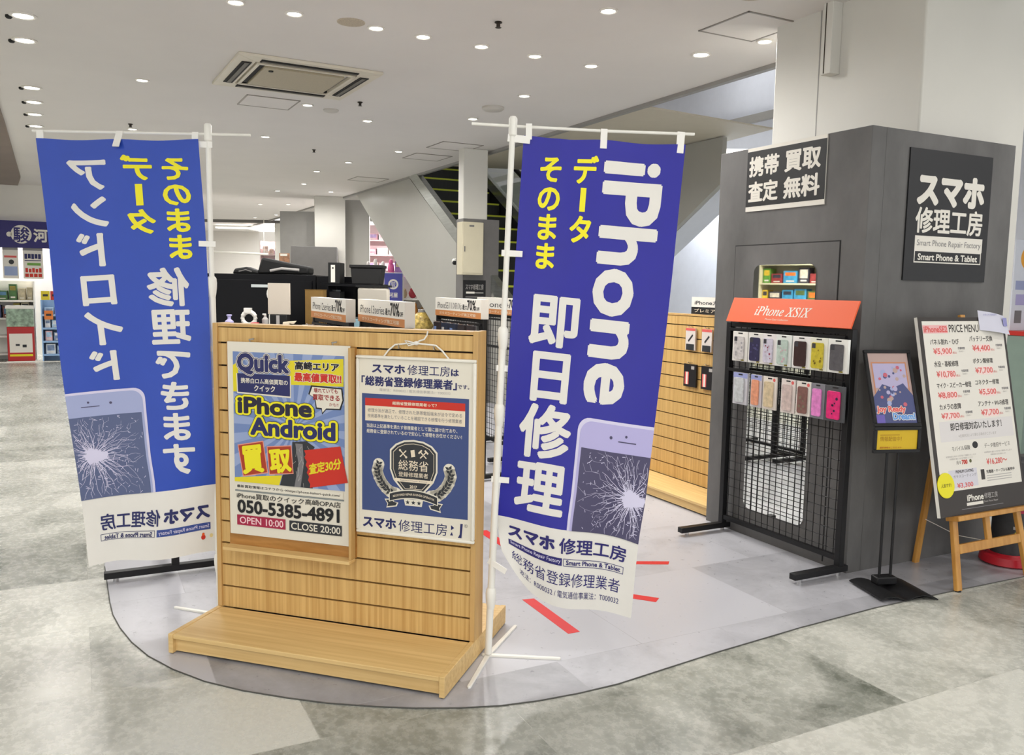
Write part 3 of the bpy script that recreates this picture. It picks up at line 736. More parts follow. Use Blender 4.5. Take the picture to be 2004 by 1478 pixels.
def phone(s, u0, u1, v0, v1, scr_u0, scr_u1, scr_v, body, edge, dark, crack, cc, hole, flip=False):
    """cracked phone picture; (u0 outer edge) may be at the left or right"""
    sgn = 1 if u1 > u0 else -1
    ru, rv = 0.075*sgn, 0.028
    def outline(i):
        a0 = u0+i*sgn; vv = v0+i*0.36; pts = []
        for k in range(7):
            a = PI/2*k/6; pts.append((a0+ru*(1-math.sin(a)), vv+rv*(1-math.cos(a))))
        return pts+[(a0, v1), (u1, v1), (u1, vv)]
    s.poly(outline(0.0), edge, 0); s.poly(outline(0.018), body, 0.35)
    s.poly([(scr_u0, scr_v), (scr_u1, scr_v), (scr_u1, v1), (scr_u0, v1)], dark, 0.7)
    hu, hv = hole
    s.disc(hu[0], hv, 0.006, SCR, 0.7, 12); s.disc(hu[1], hv-0.006, 0.005, SCR, 0.7, 12); s.line((hu[1]-0.05, hv+0.006), (hu[1]+0.07, hv+0.006), 0.004, SCR, 0.7)
    vs = []; fs = []
    lo, hi = sorted((scr_u0, scr_u1))
    rng = random.Random(11)
    def seg(a, b, w0, w1):
        if not (lo <= a[0] <= hi and lo <= b[0] <= hi and scr_v <= a[1] <= v1 and scr_v <= b[1] <= v1): return
        dx, dy = (b[0]-a[0])*s.W, (b[1]-a[1])*s.H; d = math.hypot(dx, dy) or 1e-6; nx, ny = -dy/d/s.W/2, dx/d/s.H/2
        k = len(vs); vs.extend([(a[0]+nx*w0, a[1]+ny*w0), (b[0]+nx*w1, b[1]+ny*w1), (b[0]-nx*w1, b[1]-ny*w1), (a[0]-nx*w0, a[1]-ny*w0)]); fs.append((k, k+1, k+2, k+3))
    for i in range(100):
        a = 2*PI*i/100+rng.uniform(-.04, .04); r = 0.02; L = rng.uniform(0.10, 0.26); p = (cc[0]+r*math.cos(a)/s.W, cc[1]+r*math.sin(a)/s.H)
        w = rng.uniform(0.0014, 0.0028)
        while r < L:
            st = rng.uniform(0.012, 0.03); r += st; a += rng.uniform(-.10, .10)
            q = (cc[0]+r*math.cos(a)/s.W, cc[1]+r*math.sin(a)/s.H)
            if rng.random() < 0.86: seg(p, q, w, w*0.8)
            w *= 0.88; p = q
    for i in range(200):
        a = rng.uniform(0, 2*PI); r = rng.uniform(0.04, 0.25); p = (cc[0]+r*math.cos(a)/s.W, cc[1]+r*math.sin(a)/s.H); a2 = a+PI/2+rng.uniform(-.5, .5); L = rng.uniform(0.004, 0.016)
        seg(p, (p[0]+L*math.cos(a2)/s.W, p[1]+L*math.sin(a2)/s.H), 0.0022, 0.0016)
    s.emit(vs, fs, crack, 1.0)
    n = 26; pts = []
    for i in range(n):
        a = 2*PI*i/n; r = 0.030*(1+0.45*math.sin(3*a+1)*0.5+rng.uniform(-.25, .35)); pts.append((min(max(cc[0]+1.4*r*math.cos(a)/s.W, lo), hi), cc[1]+r*math.sin(a)/s.H))
    s.poly(pts, crack, 1.2)

GR = [[(0.027, 3.1, 1.939), (0.32, 3.145, 1.936), (0.623, 3.19, 1.932)], [(0.007, 3.1, 1.54), (0.294, 3.13, 1.521), (0.588, 3.16, 1.501)], [(-0.014, 3.1, 1.131), (0.265, 3.11, 1.099), (0.546, 3.12, 1.066)],
      [(-0.034, 3.1, 0.705), (0.23, 3.085, 0.669), (0.502, 3.07, 0.625)], [(-0.043, 3.1, 0.545), (0.213, 3.075, 0.512), (0.478, 3.05, 0.462)], [(-0.036, 3.13, 0.345), (0.205, 3.06, 0.222), (0.456, 3.03, 0.19)]]
def waveR(u, v):
    e = math.sin(PI*u)
    y = 0.010*math.sin(2*PI*(u*1.2+v*1.4))*min(1, v*4)+0.020*max(0, v-0.72)/0.28*math.sin(2*PI*u*1.35+0.6)
    fold = max(0, v-0.88)/0.12*max(0, 1-u/0.32)                     # lower left corner curls up towards the pole
    y -= 0.012*math.exp(-((u-0.22-v*0.4)/0.05)**2)*max(0, 1-v*3.2)
    z = 0.012*max(0, v-0.7)/0.3*math.sin(2*PI*u*1.1+2.6)-0.007*math.sin(2*PI*u)**2*max(0, 1-v*10)
    return Vector((0.012*fold, y-0.05*fold, z+0.060*fold*fold))
def drawR(s):
    Wt = BAN_W
    s.text('iPhone', (0.505, 0.042, 0.885, 0.567), Wt, 0, 0.030, rot=90)
    s.column('データ', 0.315, 0.035, 0.475, 0.230, BYEL, 0, 0.032); s.column('そのまま', 0.105, 0.037, 0.262, 0.293, BYEL, 0, 0.032)
    s.column('即日修理', 0.105, 0.338, 0.455, 0.825, Wt, 0, 0.032)
    phone(s, 0.497, 1.0, 0.598, 0.845, 0.532, 1.0, 0.662, LAV, LAV2, SCR, LAV2, (0.905, 0.755), ((0.72, 0.82), 0.632))
    s.text('スマホ', (0.075, 0.862, 0.42, 0.892), BNAVY, 0, 0.055); s.text('修理工房', (0.45, 0.861, 0.93, 0.893), BNAVY, 0, 0.02)
    s.rect(0.075, 0.902, 0.475, 0.917, BNAVY, 0); s.text('Smart Phone Repair Factory', (0.09, 0.904, 0.465, 0.914), LAV2, 0.5, 0.01)
    s.frame(0.485, 0.902, 0.92, 0.917, 0.002, BNAVY, 0); s.text('Smart Phone & Tablet', (0.505, 0.9045, 0.9, 0.914), BNAVY, 0, 0.025)
    s.text('総務省登録修理業者', (0.095, 0.930, 0.905, 0.957), BNAVY, 0, 0.0)
    s.text('波法：R000032 / 電気通信事業法：T000032', (0.155, 0.966, 0.905, 0.980), BNAVY, 0, 0.0)
def nobori(label, base, yaw, top, bar, cloth, tabs, bar_z, feet, joints):
    x, y = base; t = thing('nobori_banner', label, 'banner', (x, y, 0))
    O = Vector((x, y, 0)); L = lambda p: Vector(p)-O
    zmid = joints[-1]
    tp = Vector((top[0]-x, top[1]-y, top[2])); at = lambda z: tp*(z/tp.z)
    b = MB(); b.cyl((0, 0, 0.012), at(zmid), 0.0135, PWHITE, 14); b.obj('lower_pole', t)
    b = MB(); b.cyl(at(zmid), tp, 0.0105, PWHITE, 14); b.obj('upper_pole', t)
    for z in joints:
        b = MB(); p = at(z); b.tube([p+Vector((0, 0, d)) for d in (-0.045, -0.03, -0.01, 0.012, 0.03, 0.038)], 0.02, PWHITE, 14, rs=[0.014, 0.0165, 0.019, 0.020, 0.018, 0.012]); b.obj('pole_joint', t)
    p = tp
    b = MB(); b.tube([p+Vector((0, 0, d)) for d in (-0.05, -0.045, 0.012, 0.02)], 0.015, PWHITE, 12, rs=[0.011, 0.015, 0.015, 0.010]); b.obj('pole_cap', t)
    b = MB(); b.tube([L(q) for q in bar], 0.0055, PWHITE, 10); b.obj('crossbar', t)
    for q in feet:
        b = MB(); d = (Vector((q[0]-x, q[1]-y, 0))); n = d.normalized(); e = Vector((-n.y, n.x, 0))*0.012
        P = [e*0.8, -e*0.8, d-e*0.6, d-n*-0.006, d+e*0.6]
        b.prism([(w.x, w.y) for w in P], 0.001, 0.010, PWHITE, 'xy'); b.obj('foot', t, bevel=0.002)
    for q in tabs:
        b = MB(); a, c, w = Vector(q[0])-O, Vector(q[1])-O, q[2]
        b.beam(a, c, 0.004, w, mat('tab_white', (236, 234, 228), 0.5, noise=0.01), up=(0, 0, 1) if abs((c-a).z) < abs((c-a).x) else (1, 0, 0)); b.obj('loop_tab', t)
    cloth(t, (x, y, 0))
    return t
fR = cloth_func(GR, waveR)
xp = lambda z: -0.073+0.059*(z/1.985)
nobori('bright blue banner with white rotated lettering, on a white pole right of the slatwall display', (-0.073, 3.103), 0, (-0.012, 3.103, 1.985),
       [(-0.158, 3.085, 1.974), (-0.014, 3.103, 1.971), (0.32, 3.155, 1.969), (0.655, 3.200, 1.971)],
       lambda t, o: banner_cloth('cloth', t, fR, BAN_B1, drawR, o),
       [((0.045, 3.098, 1.980), (0.045, 3.098, 1.925), 0.022), ((0.318, 3.145, 1.975), (0.316, 3.142, 1.905), 0.024), ((0.605, 3.190, 1.977), (0.600, 3.186, 1.90), 0.028),
        ((-0.030, 3.100, 1.930), (0.050, 3.096, 1.922), 0.026), ((xp(1.523)-0.018, 3.098, 1.523), (0.030, 3.095, 1.520), 0.022), ((xp(1.105)-0.018, 3.098, 1.105), (0.014, 3.097, 1.102), 0.022),
        ((xp(0.69)-0.018, 3.098, 0.690), (-0.004, 3.096, 0.686), 0.022), ((xp(0.375)-0.015, 3.098, 0.378), (-0.010, 3.07, 0.345), 0.022)],
       1.97, [(-0.132, 2.838), (0.198, 3.082), (0.032, 3.385), (-0.092, 3.105)], [0.235, 0.935, 1.218])

GL = [[(-1.908, 3.45, 1.957), (-1.58, 3.44, 1.957), (-1.255, 3.43, 1.961)], [(-1.859, 3.425, 1.511), (-1.551, 3.427, 1.533), (-1.235, 3.43, 1.552)], [(-1.811, 3.4, 1.055), (-1.516, 3.415, 1.083), (-1.22, 3.43, 1.096)],
      [(-1.761, 3.375, 0.676), (-1.478, 3.402, 0.707), (-1.215, 3.43, 0.728)], [(-1.741, 3.366, 0.506), (-1.455, 3.398, 0.545), (-1.212, 3.43, 0.57)], [(-1.712, 3.35, 0.236), (-1.462, 3.39, 0.268), (-1.214, 3.44, 0.275)]]
def waveL(u, v):
    y = 0.010*math.sin(2*PI*(u*0.9+v*1.2)+1)*min(1, v*4)+0.014*max(0, v-0.75)/0.25*math.sin(2*PI*u*1.2)
    z = -0.006*math.sin(2*PI*u)**2*max(0, 1-v*10)+0.006*max(0, v-0.8)/0.2*math.sin(2*PI*u*1.3)
    return Vector((0, y, z))
def drawL(s):
    Wt = BAN_W
    s.column('アンドロイド', 0.160, 0.036, 0.445, 0.552, Wt, 0, 0.03, flip=True)
    s.column('データ', 0.51, 0.036, 0.715, 0.225, BYEL, 0, 0.032, flip=True); s.column('そのまま', 0.745, 0.038, 0.94, 0.285, BYEL, 0, 0.032, flip=True)
    s.column('修理できます', 0.605, 0.298, 0.875, 0.815, Wt, 0, 0.032, flip=True)
    phone(s, 0.522, 0.0, 0.572, 0.845, 0.488, 0.0, 0.640, LAVB, LAV2, SCRB, LAV2, (0.125, 0.745), ((0.285, 0.14), 0.607))
    s.text('スマホ', (0.585, 0.888, 0.935, 0.922), NAVY, 0, 0.055, flip=True); s.text('修理工房', (0.105, 0.885, 0.56, 0.924), NAVY, 0, 0.02, flip=True)
    s.rect(0.535, 0.932, 0.935, 0.948, mat('banner_mid_blue', (52, 72, 140), 0.45), 0); s.text('Smart Phone Repair Factory', (0.55, 0.935, 0.925, 0.946), LAV2, 0.5, 0.01, flip=True)
    s.frame(0.10, 0.932, 0.52, 0.948, 0.002, NAVY, 0); s.text('Smart Phone & Tablet', (0.125, 0.935, 0.5, 0.946), NAVY, 0, 0.025, flip=True)
    s.disc(0.88, 0.965, 0.010, REDP, 0, 14); s.disc(0.88, 0.958, 0.006, ORANGE, 0.3, 14); s.disc(0.94, 0.963, 0.008, mat('pale_yellow_print', (220, 200, 140), 0.5), 0, 14)
fL = cloth_func(GL, waveL)
nobori('royal blue banner showing mirrored lettering from its back, left of the slatwall display', (-1.212, 3.452), 0, (-1.224, 3.452, 2.005),
       [(-1.930, 3.468, 1.988), (-1.22, 3.454, 1.984), (-1.055, 3.452, 1.983)],
       lambda t, o: banner_cloth('cloth', t, fL, BAN_B2, drawL, o),
       [((-1.895, 3.458, 1.99), (-1.893, 3.452, 1.930), 0.026), ((-1.575, 3.455, 1.99), (-1.577, 3.418, 1.925), 0.026), ((-1.272, 3.445, 1.99), (-1.272, 3.438, 1.935), 0.024),
        ((-1.278, 3.438, 1.942), (-1.206, 3.446, 1.942), 0.024), ((-1.262, 3.43, 1.552), (-1.20, 3.446, 1.552), 0.022), ((-1.245, 3.43, 1.131), (-1.195, 3.446, 1.131), 0.022), ((-1.235, 3.43, 0.713), (-1.190, 3.446, 0.713), 0.022)],
       1.98, [(-1.432, 3.524), (-1.14, 3.72), (-1.30, 3.19), (-1.245, 3.46)], [0.235, 0.935, 1.385])

# ================================================================== GREY BOOTH
t = thing('partition_booth', 'grey mortar-finish booth walls boxed around the big white pillar', 'booth', tuple(B0), 0)
F = Matrix.Rotation(rad(-62.9), 4, 'Z'); G = Matrix.Rotation(rad(27.1), 4, 'Z')
b = MB(F); b.box(-1.07, 0, 0, 0, 0.098, 2.195, CONC); b.obj('front_wall', t, bevel=0.002)
b = MB(G); b.box(0.0985, 0, 0, 1.09, 0.098, 2.195, CONC); b.obj('side_wall', t, bevel=0.002)
b = MB(F)
gap = mat('door_gap', (40, 40, 40), 0.8)
for x0, z0, x1, z1 in ((-0.912, 0.02, -0.906, 1.660), (-0.156, 0.02, -0.150, 1.660), (-0.912, 1.655, -0.150, 1.661)): b.box(x0, -0.0012, z0, x1, -0.0002, z1, gap)
b.obj('door_gap', t)
b = MB(F); b.box(-0.906, -0.004, 0.02, -0.156, -0.0001, 1.655, CONC); dr = b.obj('door_panel', t)
b = MB(F); x0, x1, z0, z1, r = -0.744, -0.292, 0.165, 1.546, 0.045; pts = []
for cx_, cz_, a0 in ((x1-r, z1-r, 0), (x0+r, z1-r, 90), (x0+r, z0+r, 180), (x1-r, z0+r, 270)):
    for k in range(7): a = rad(a0+15*k); pts.append((cx_+r*math.cos(a), cz_+r*math.sin(a)))
b.prism(pts, -0.009, -0.0041, MIRROR, 'xz'); m_ = b.obj('mirror', dr, smooth=False); m_['label'] = 'tall rounded mirror'
# signs on it
SGB = mat('sign_black', (24, 24, 26), 0.5, noise=0.05)
t = thing('wall_sign', 'black sign with two rows of white kanji, on the booth face with the mirror', 'sign', tuple(B0), -62.9)
b = MB(); b.box(-0.838, -0.006, 1.845, -0.268, -0.0003, 2.193, WHITE); s = Sheet(b, -0.838, 2.193, 0.57, 0.348, -0.006)
s.rect(0, 0.055, 1, 0.925, SGB, 1)
for body, r in (('携帯', (0.03, 0.14, 0.43, 0.46)), ('買取', (0.50, 0.14, 0.94, 0.46)), ('査定', (0.03, 0.53, 0.43, 0.86)), ('無料', (0.50, 0.53, 0.94, 0.86))): s.text(body, r, WHITE, 2, 0.035)
b.obj('panel', t, smooth=False)
t = thing('wall_sign', 'large black sign with rounded white lettering, on the right face of the booth', 'sign', tuple(B0), 27.1)
b = MB(); b.box(0.265, -0.008, 1.469, 0.898, -0.0003, 2.115, SGB); s = Sheet(b, 0.265, 2.115, 0.633, 0.646, -0.008)
s.text('スマホ', (0.10, 0.175, 0.92, 0.425), WHITE, 1, 0.062); s.text('修理工房', (0.10, 0.435, 0.92, 0.635), WHITE, 1, 0.025)
s.rect(0.11, 0.655, 0.935, 0.765, WHITE, 1); s.text('Smart Phone Repair Factory', (0.135, 0.685, 0.915, 0.745), GREYP, 2, 0.0)
s.frame(0.11, 0.765, 0.93, 0.862, 0.006, WHITE, 1); s.text('Smart Phone & Tablet', (0.155, 0.79, 0.885, 0.842), WHITE, 1, 0.03)
b.obj('panel', t, smooth=False)
# conduit box on the pillar
q = pc+UN*0.57
t = thing('conduit_cover', 'narrow vertical conduit cover running up the white pillar', 'conduit cover', (q.x, q.y, 0), 27.1)
b = MB(); b.box(-0.075, -0.035, 2.615, -0.0005, 0.035, 4.2, PILLAR); b.obj('cover', t, bevel=0.003)
b = MB(); b.box(-0.077, 0.008, 2.62, -0.0755, 0.014, 4.2, DARKGAP); b.obj('seam', t)
b = MB(F); 

# ================================================================== GRID RACKS
def rack(label, loc, yaw, hdr, cap, group=None, rows=(1.185, 0.957), blankside=False, W_=0.86, H=1.225):
    """local x along the rack, front is -y, origin at its near end post"""
    t = thing('grid_rack', label, 'display rack', (loc[0], loc[1], 0), yaw, group)
    for x in (0, -W_):
        b = MB(); b.box(x-0.017, -0.017, 0.045, x+0.017, 0.017, H, BLACKM); b.obj('post', t, bevel=0.002)
        b = MB(); b.box(x-0.02, -0.31, 0.022, x+0.02, 0.045 if not blankside else 0.31, 0.052, BLACKM); ft = b.obj('foot', t, bevel=0.002)
        for y in (-0.26, 0.0 if not blankside else 0.26):
            b = MB(); b.cyl((x, y, 0), (x, y, 0.022), 0.012, CHROME, 10); b.obj('glide', ft)
    b = MB(); b.box(-W_+0.0175, -0.012, 0.075, -0.0175, 0.012, 0.10, BLACKM); b.obj('bottom_rail', t)
    b = MB(); b.box(-W_+0.0175, -0.012, H-0.025, -0.0175, 0.012, H, BLACKM); b.obj('top_rail', t)
    b = MB(); n = 18
    for i in range(n): x = -W_+0.0175+(W_-0.035)*(i+0.5)/n; b.cyl((x, 0, 0.10), (x, 0, H-0.025), 0.0022, BLACKM, 5)
    for i in range(22): z = 0.10+(H-0.125)/22*(i+0.5); b.cyl((-W_+0.0175, 0.004, z), (-0.0175, 0.004, z), 0.0022, BLACKM, 5)
    b.obj('wire_grid', t)
    for z in rows:
        b = MB(); b.box(-W_+0.0175, -0.03, z-0.008, -0.0175, -0.0125, z+0.008, BLACKM); b.obj('hook_bar', t)
    # tilted header
    b = MB(); hd, tp, fn = hdr
    fn(b, W_); b.obj('header_sign', t, smooth=False)
    return t
def hdr_orange(b, W_):
    b.M = Matrix.Translation((0.03, -0.055, 1.232)) @ Matrix.Rotation(rad(-22), 4, 'X')
    b.box(-W_-0.01, 0, 0, 0.005, 0.008, 0.142, ORANGE); s = Sheet(b, -W_-0.01, 0.142, W_+0.015, 0.142, 0)
    s.text('𝑖𝑃ℎ𝑜𝑛𝑒 𝑋𝑆/𝑋', (0.235, 0.30, 0.685, 0.70), WHITE, 1, 0.012); s.text('Phone Case Collection', (0.34, 0.80, 0.53, 0.87), CREAM, 1, 0.0)
    b.M = None
    for x in (-W_+0.1, -0.1): b.box(x-0.015, -0.02, 1.225, x+0.015, 0.012, 1.30, BLACKM)
def hdr_white(line, cap):
    def fn(b, W_):
        b.box(-W_, -0.03, 1.1705, 0, 0.03, 1.31, WHITE); s = Sheet(b, -W_, 1.31, W_, 0.1395, -0.03)
        s.rect(0, 0.68, 1, 1, mat('tan_strip', (198, 132, 78), 0.5), 1)
        s.text(line, (0.05, 0.24, 0.60, 0.58), CHAR, 1, 0.0); s.text('最大', (0.62, 0.30, 0.72, 0.58), CHAR, 1, 0.02); s.text('70%', (0.72, 0.06, 0.90, 0.60), PBLACK, 1, 0.03); s.text('OFF', (0.905, 0.40, 0.97, 0.58), CHAR, 1, 0.02)
        s.text('ガラスコーティング施工可能', (0.1, 0.76, 0.9, 0.92), CREAM, 2, 0.01)
    return fn
RK = B0-UE*0.055
rack('black grid rack of phone cases with an orange header, against the booth', (RK.x, RK.y), -62.9, (None, None, hdr_orange), None)
GRK = 'grid racks with white and orange headers'
near = {}
for lab, loc, line in (('grid rack with white header, middle of the three seen over the slatwall display', (-0.56, 4.62), 'iPhone13series'), ('grid rack with white header, left one of those seen over the slatwall display', (-0.985, 5.16), 'iPhone12series'),
                       ('grid rack with white header in front of the dark escalator sign', (-0.20, 6.02), 'iPhoneSE/11/XR/Xs'), ('grid rack with white header half hidden by the right banner pole', (0.10, 6.75), 'iPhone'),
                       ('grid rack with only its foot showing under the left blue banner', (-1.60, 3.955), 'Android')):
    rack(lab, loc, -62.9, (None, None, hdr_white(line, True)), True, blankside=True, rows=(1.13, 0.9), H=1.17)
# phone case packs on the orange rack
def pack(loc, yaw, w, h, card, case, label, tint=None, style=0, group=None):
    t = thing('phone_case_pack', label, 'phone case', loc, yaw, group)
    cm = mat('card_'+'_'.join(map(str, card)), card, 0.4, coat=0.3, noise=0.01)
    b = MB(); d = 0.016 if style < 2 else 0.010
    b.box(-w/2, -d, -h, w/2, 0, 0, cm); s = Sheet(b, -w/2, 0, w, h, -d)
    s.rect(0.36, 0.035, 0.66, 0.075, PBLACK, 1)
    if style == 1: s.rect(0, 0, 1, 0.16, mat('pale_blue_header', (150, 158, 206), 0.5), 0.6)
    if style == 0: s.rect(0.60, 0.93, 0.80, 0.98, mat('olive_tag', (150, 140, 60), 0.5), 1)
    if style == 3: s.disc(0.82, 0.09, 0.009, SALMON, 1.2)
    b.obj('package', t, bevel=0.002)
    km = mat('case_'+'_'.join(map(str, case)), case, 0.35, noise=0.10, nscale=(40, 40, 40))
    b = MB(); x0, x1, z0, z1, r = -w*0.36, w*0.30, -h*0.93, -h*0.15, 0.010
    pts = []
    for cx_, cz_, a0 in ((x1-r, z1-r, 0), (x0+r, z1-r, 90), (x0+r, z0+r, 180), (x1-r, z0+r, 270)):
        for k in range(5): a = rad(a0+22.5*k); pts.append((cx_+r*math.cos(a), cz_+r*math.sin(a)))
    b.prism(pts, -d-0.007, -d-0.0002, km, 'xz'); s = Sheet(b, x0, z1, x1-x0, z1-z0, -d-0.007)
    if style in (0,): s.poly([(0.06, 0.03), (0.36, 0.03), (0.36, 0.22), (0.06, 0.22)], mat('lens_hole', (60, 60, 66), 0.3), 1)
    if tint:
        tm = mat('tint_'+'_'.join(map(str, tint)), tint, 0.4)
        rng = random.Random(sum(case)+sum(tint))
        for k in range(7): s.disc(rng.uniform(.2, .85), rng.uniform(.25, .9), rng.uniform(.003, .008), tm, 1.2, 10)
    b.obj('case', t, bevel=0.001)
    return t
def rk(x, y, z): return tuple(Vector((RK.x, RK.y, 0))+Matrix.Rotation(rad(-62.9), 4, 'Z') @ Vector((x, y, z)))
TOP = [(-0.700, 0.122, (226, 224, 218), (196, 192, 190), (160, 158, 160), 'white boxed case with grey print, far left of the top row'),
       (-0.578, 0.115, (228, 226, 220), (48, 44, 78), (80, 78, 120), 'boxed phone case in dark navy, second in the top row of the orange rack'),
       (-0.478, 0.106, (226, 222, 220), (196, 192, 206), (140, 60, 80), 'boxed phone case in lilac white with red dots in the top row'),
       (-0.374, 0.112, (222, 226, 222), (176, 192, 182), (200, 160, 170), 'boxed phone case in pale mint green in the top row'),
       (-0.252, 0.122, (232, 230, 228), (56, 34, 34), None, 'boxed phone case in dark brown in the top row'),
       (-0.138, 0.118, (226, 226, 212), (190, 174, 52), (130, 110, 30), 'boxed phone case in mustard yellow in the top row'),
       (0.012-0.03, 0.125, (230, 230, 224), (84, 82, 86), None, 'boxed charcoal grey phone case, far right of the top row')]
for x, w, card, case, tint, lab in TOP:
    pack(rk(x, -0.055, 1.178), -62.9, w-0.004, 0.164, card, case, lab, tint, 0)
BOT = [(-0.690, 0.116, (200, 200, 206), (190, 194, 196), None, 1, 'clear phone case pack with a pale blue top, left end of the lower row'),
       (-0.566, 0.085, (206, 200, 204), (220, 152, 120), None, 1, 'phone case pack in peach with a pale blue top in the lower row'),
       (-0.470, 0.105, (224, 216, 206), (204, 186, 152), None, 3, 'phone case pack in sandy beige with a red dot in the lower row'),
       (-0.338, 0.10, (222, 212, 206), (196, 178, 172), None, 3, 'phone case pack in dusty rose with a red dot in the lower row'),
       (-0.232, 0.10, (224, 218, 210), (124, 88, 82), (120, 112, 92), 3, 'phone case pack in brown and olive with a red dot in the lower row'),
       (-0.138, 0.092, (122, 122, 130), (214, 128, 190), None, 2, 'grey pack with an orchid pink phone case in the lower row'),
       (-0.030, 0.125, (74, 76, 80), (212, 40, 112), (40, 30, 60), 2, 'dark pack with a hot magenta phone case, right end of the lower row')]
for x, w, card, case, tint, st, lab in BOT:
    pack(rk(x, -0.05, 0.950), -62.9, w-0.004, 0.176, card, case, lab, tint, st)

# packs on the second slatwall display
F2 = Vector((1.155+0.19, 5.612+0.02, 0)); R2 = Matrix.Rotation(rad(-62.88), 4, 'Z')
for i, (px, z, card, case, lab) in enumerate(((-0.187, 1.145, (214, 206, 200), (60, 60, 66), 'white cable pack with red top on the rear slatwall, left one of the upper pair'), (-0.018, 1.145, (214, 206, 200), (60, 60, 66), 'white cable pack with red top on the rear slatwall, right one of the upper pair'),
                             (-0.178, 0.90, (34, 32, 34), (150, 60, 56), 'black accessory pack on the rear slatwall, left one of the lower pair'), (0.005, 0.90, (34, 32, 34), (150, 60, 56), 'black accessory pack on the rear slatwall, right one of the lower pair'))):
    q = F2+R2 @ Vector((px, -0.046, z)); t = thing('accessory_pack', lab, 'package', tuple(q), -62.88)
    cm = mat('pk%d' % (i//2), card, 0.4); w, h = (0.10, 0.15) if i < 2 else (0.13, 0.155)
    b = MB(); b.box(-w/2, -0.012, -h, w/2, 0, 0, cm); s = Sheet(b, -w/2, 0, w, h, -0.012)
    if i < 2: s.rect(0, 0.0, 1, 0.12, SALMON, 1); s.rect(0.08, 0.72, 0.92, 1, CHAR, 1); s.line((0.3, 0.6), (0.75, 0.3), 0.014, CHAR, 1)
    else: s.rect(0.1, 0.35, 0.42, 0.9, SALMON, 1); s.rect(0.6, 0.08, 0.85, 0.22, LGREYP, 1); s.rect(0.2, 0.35, 0.34, 0.9, WHITE, 1.5)
    b.obj('card', t)
    b = MB(); b.tube([(0, 0.008, 0.008), (0, -0.02, 0.008), (0, -0.035, 0.016)], 0.003, CHROME, 8); b.obj('hook', t)
q = F2+R2 @ Vector((-0.025, 0, 1.2405)); t = thing('shelf_sign', 'white and black topper sign standing on the rear slatwall display', 'sign', tuple(q), -62.88)
b = MB(); b.box(-0.21, -0.02, 0, 0.62, 0.02, 0.115, WHITE); s = Sheet(b, -0.21, 0.115, 0.83, 0.115, -0.02)
s.rect(0, 0.58, 1, 1, SGB, 1); s.text('iPhoneガラスコーティング', (0.04, 0.17, 0.97, 0.46), CHAR, 1, 0.012); s.text('プレミアム保護ガラスフィルム', (0.04, 0.68, 0.97, 0.9), CREAM, 2, 0.01)
b.obj('panel', t, smooth=False)

# ================================================================== STAND SIGN
t = thing('poster_stand', 'black floor stand with a tilted framed poster, in front of the booth side wall', 'sign stand', (1.815, 3.885, 0), 10)
b = MB(); P = []; n = 14
for j in range(2):
    for i in range(n+1):
        u = i/n; P.append((-0.145+0.29*u, (-0.13, 0.13)[j], 0.006+0.022*math.sin(PI*min(1, (1-abs(2*u-0.9)/1.1)))**1))
V_ = P+[(p[0], p[1], p[2]-0.005) for p in P]; m2 = 2*(n+1); FF = []
for i in range(n):
    FF += [(i, i+1, n+2+i, n+1+i), (m2+i, m2+n+1+i, m2+n+2+i, m2+i+1), (i, m2+i, m2+i+1, i+1), (n+1+i, n+2+i, m2+n+2+i, m2+n+1+i)]
FF += [(0, n+1, m2+n+1, m2), (n, m2+n, m2+2*n+1, 2*n+1)]
b.add(V_, FF, BLACKM); b.obj('base_plate', t)
b = MB(); b.box(-0.062, 0.03, 0.022, 0.042, 0.085, 0.06, BLACKM); b.obj('pole_socket', t, bevel=0.006)
for x in (-0.036, 0.022):
    b = MB(); b.cyl((x, 0.057, 0.055), (x, 0.057, 0.72), 0.0065, BLACKM, 10); b.obj('pole', t)
fx0, fx1 = -0.118, 0.124
def fr(b, x0, z0, x1, z1, e, y0, y1, m):
    b.box(x0, y0, z1-e, x1, y1, z1, m); b.box(x0, y0, z0, x1, y1, z0+e, m); b.box(x0, y0, z0+e, x0+e, y1, z1-e, m); b.box(x1-e, y0, z0+e, x1, y1, z1-e, m)
b = MB(); fr(b, fx0, 0.658, fx1, 0.782, 0.016, 0.04, 0.055, BLACKM); b.obj('lower_frame', t, bevel=0.002)
b = MB(); b.box(fx0+0.015, 0.046, 0.673, fx1-0.015, 0.053, 0.768, mat('mustard_print', (206, 172, 32), 0.5)); s = Sheet(b, fx0, 0.782, fx1-fx0, 0.124, 0.046)
s.text('情報配信中！', (0.14, 0.62-0.25, 0.6, 0.55), mat('olive_print', (170, 128, 20), 0.5), 1, 0.01); s.text('最新情報はこちら 5/31', (0.14, 0.76, 0.60, 0.83), BROWNP, 1); s.rect(0.14, 0.30, 0.55, 0.33, MATS['olive_print'], 1)
b.obj('lower_card', t, smooth=False)
TM = Matrix.Translation((0, 0.047, 0.782)) @ Matrix.Rotation(rad(-20), 4, 'X')
b = MB(TM); fr(b, fx0, 0, fx1, 0.372, 0.016, -0.007, 0.008, BLACKM); b.obj('upper_frame', t, bevel=0.002)
b = MB(TM); PINK = mat('dusty_pink_print', (178, 154, 148), 0.4); b.box(fx0+0.015, -0.001, 0.015, fx1-0.015, 0.006, 0.357, PINK)
s = Sheet(b, fx0, 0.372, fx1-fx0, 0.372, -0.001)
TAN = mat('tan_print', (190, 130, 96), 0.5); PVI = mat('pale_violet_print', (176, 168, 200), 0.5); DBL = mat('dusk_blue_print', (74, 80, 124), 0.5)
s.frame(0.12, 0.16, 0.88, 0.94, 0.006, TAN, 1); s.rect(0.15, 0.18, 0.85, 0.50, PVI, 1.2)
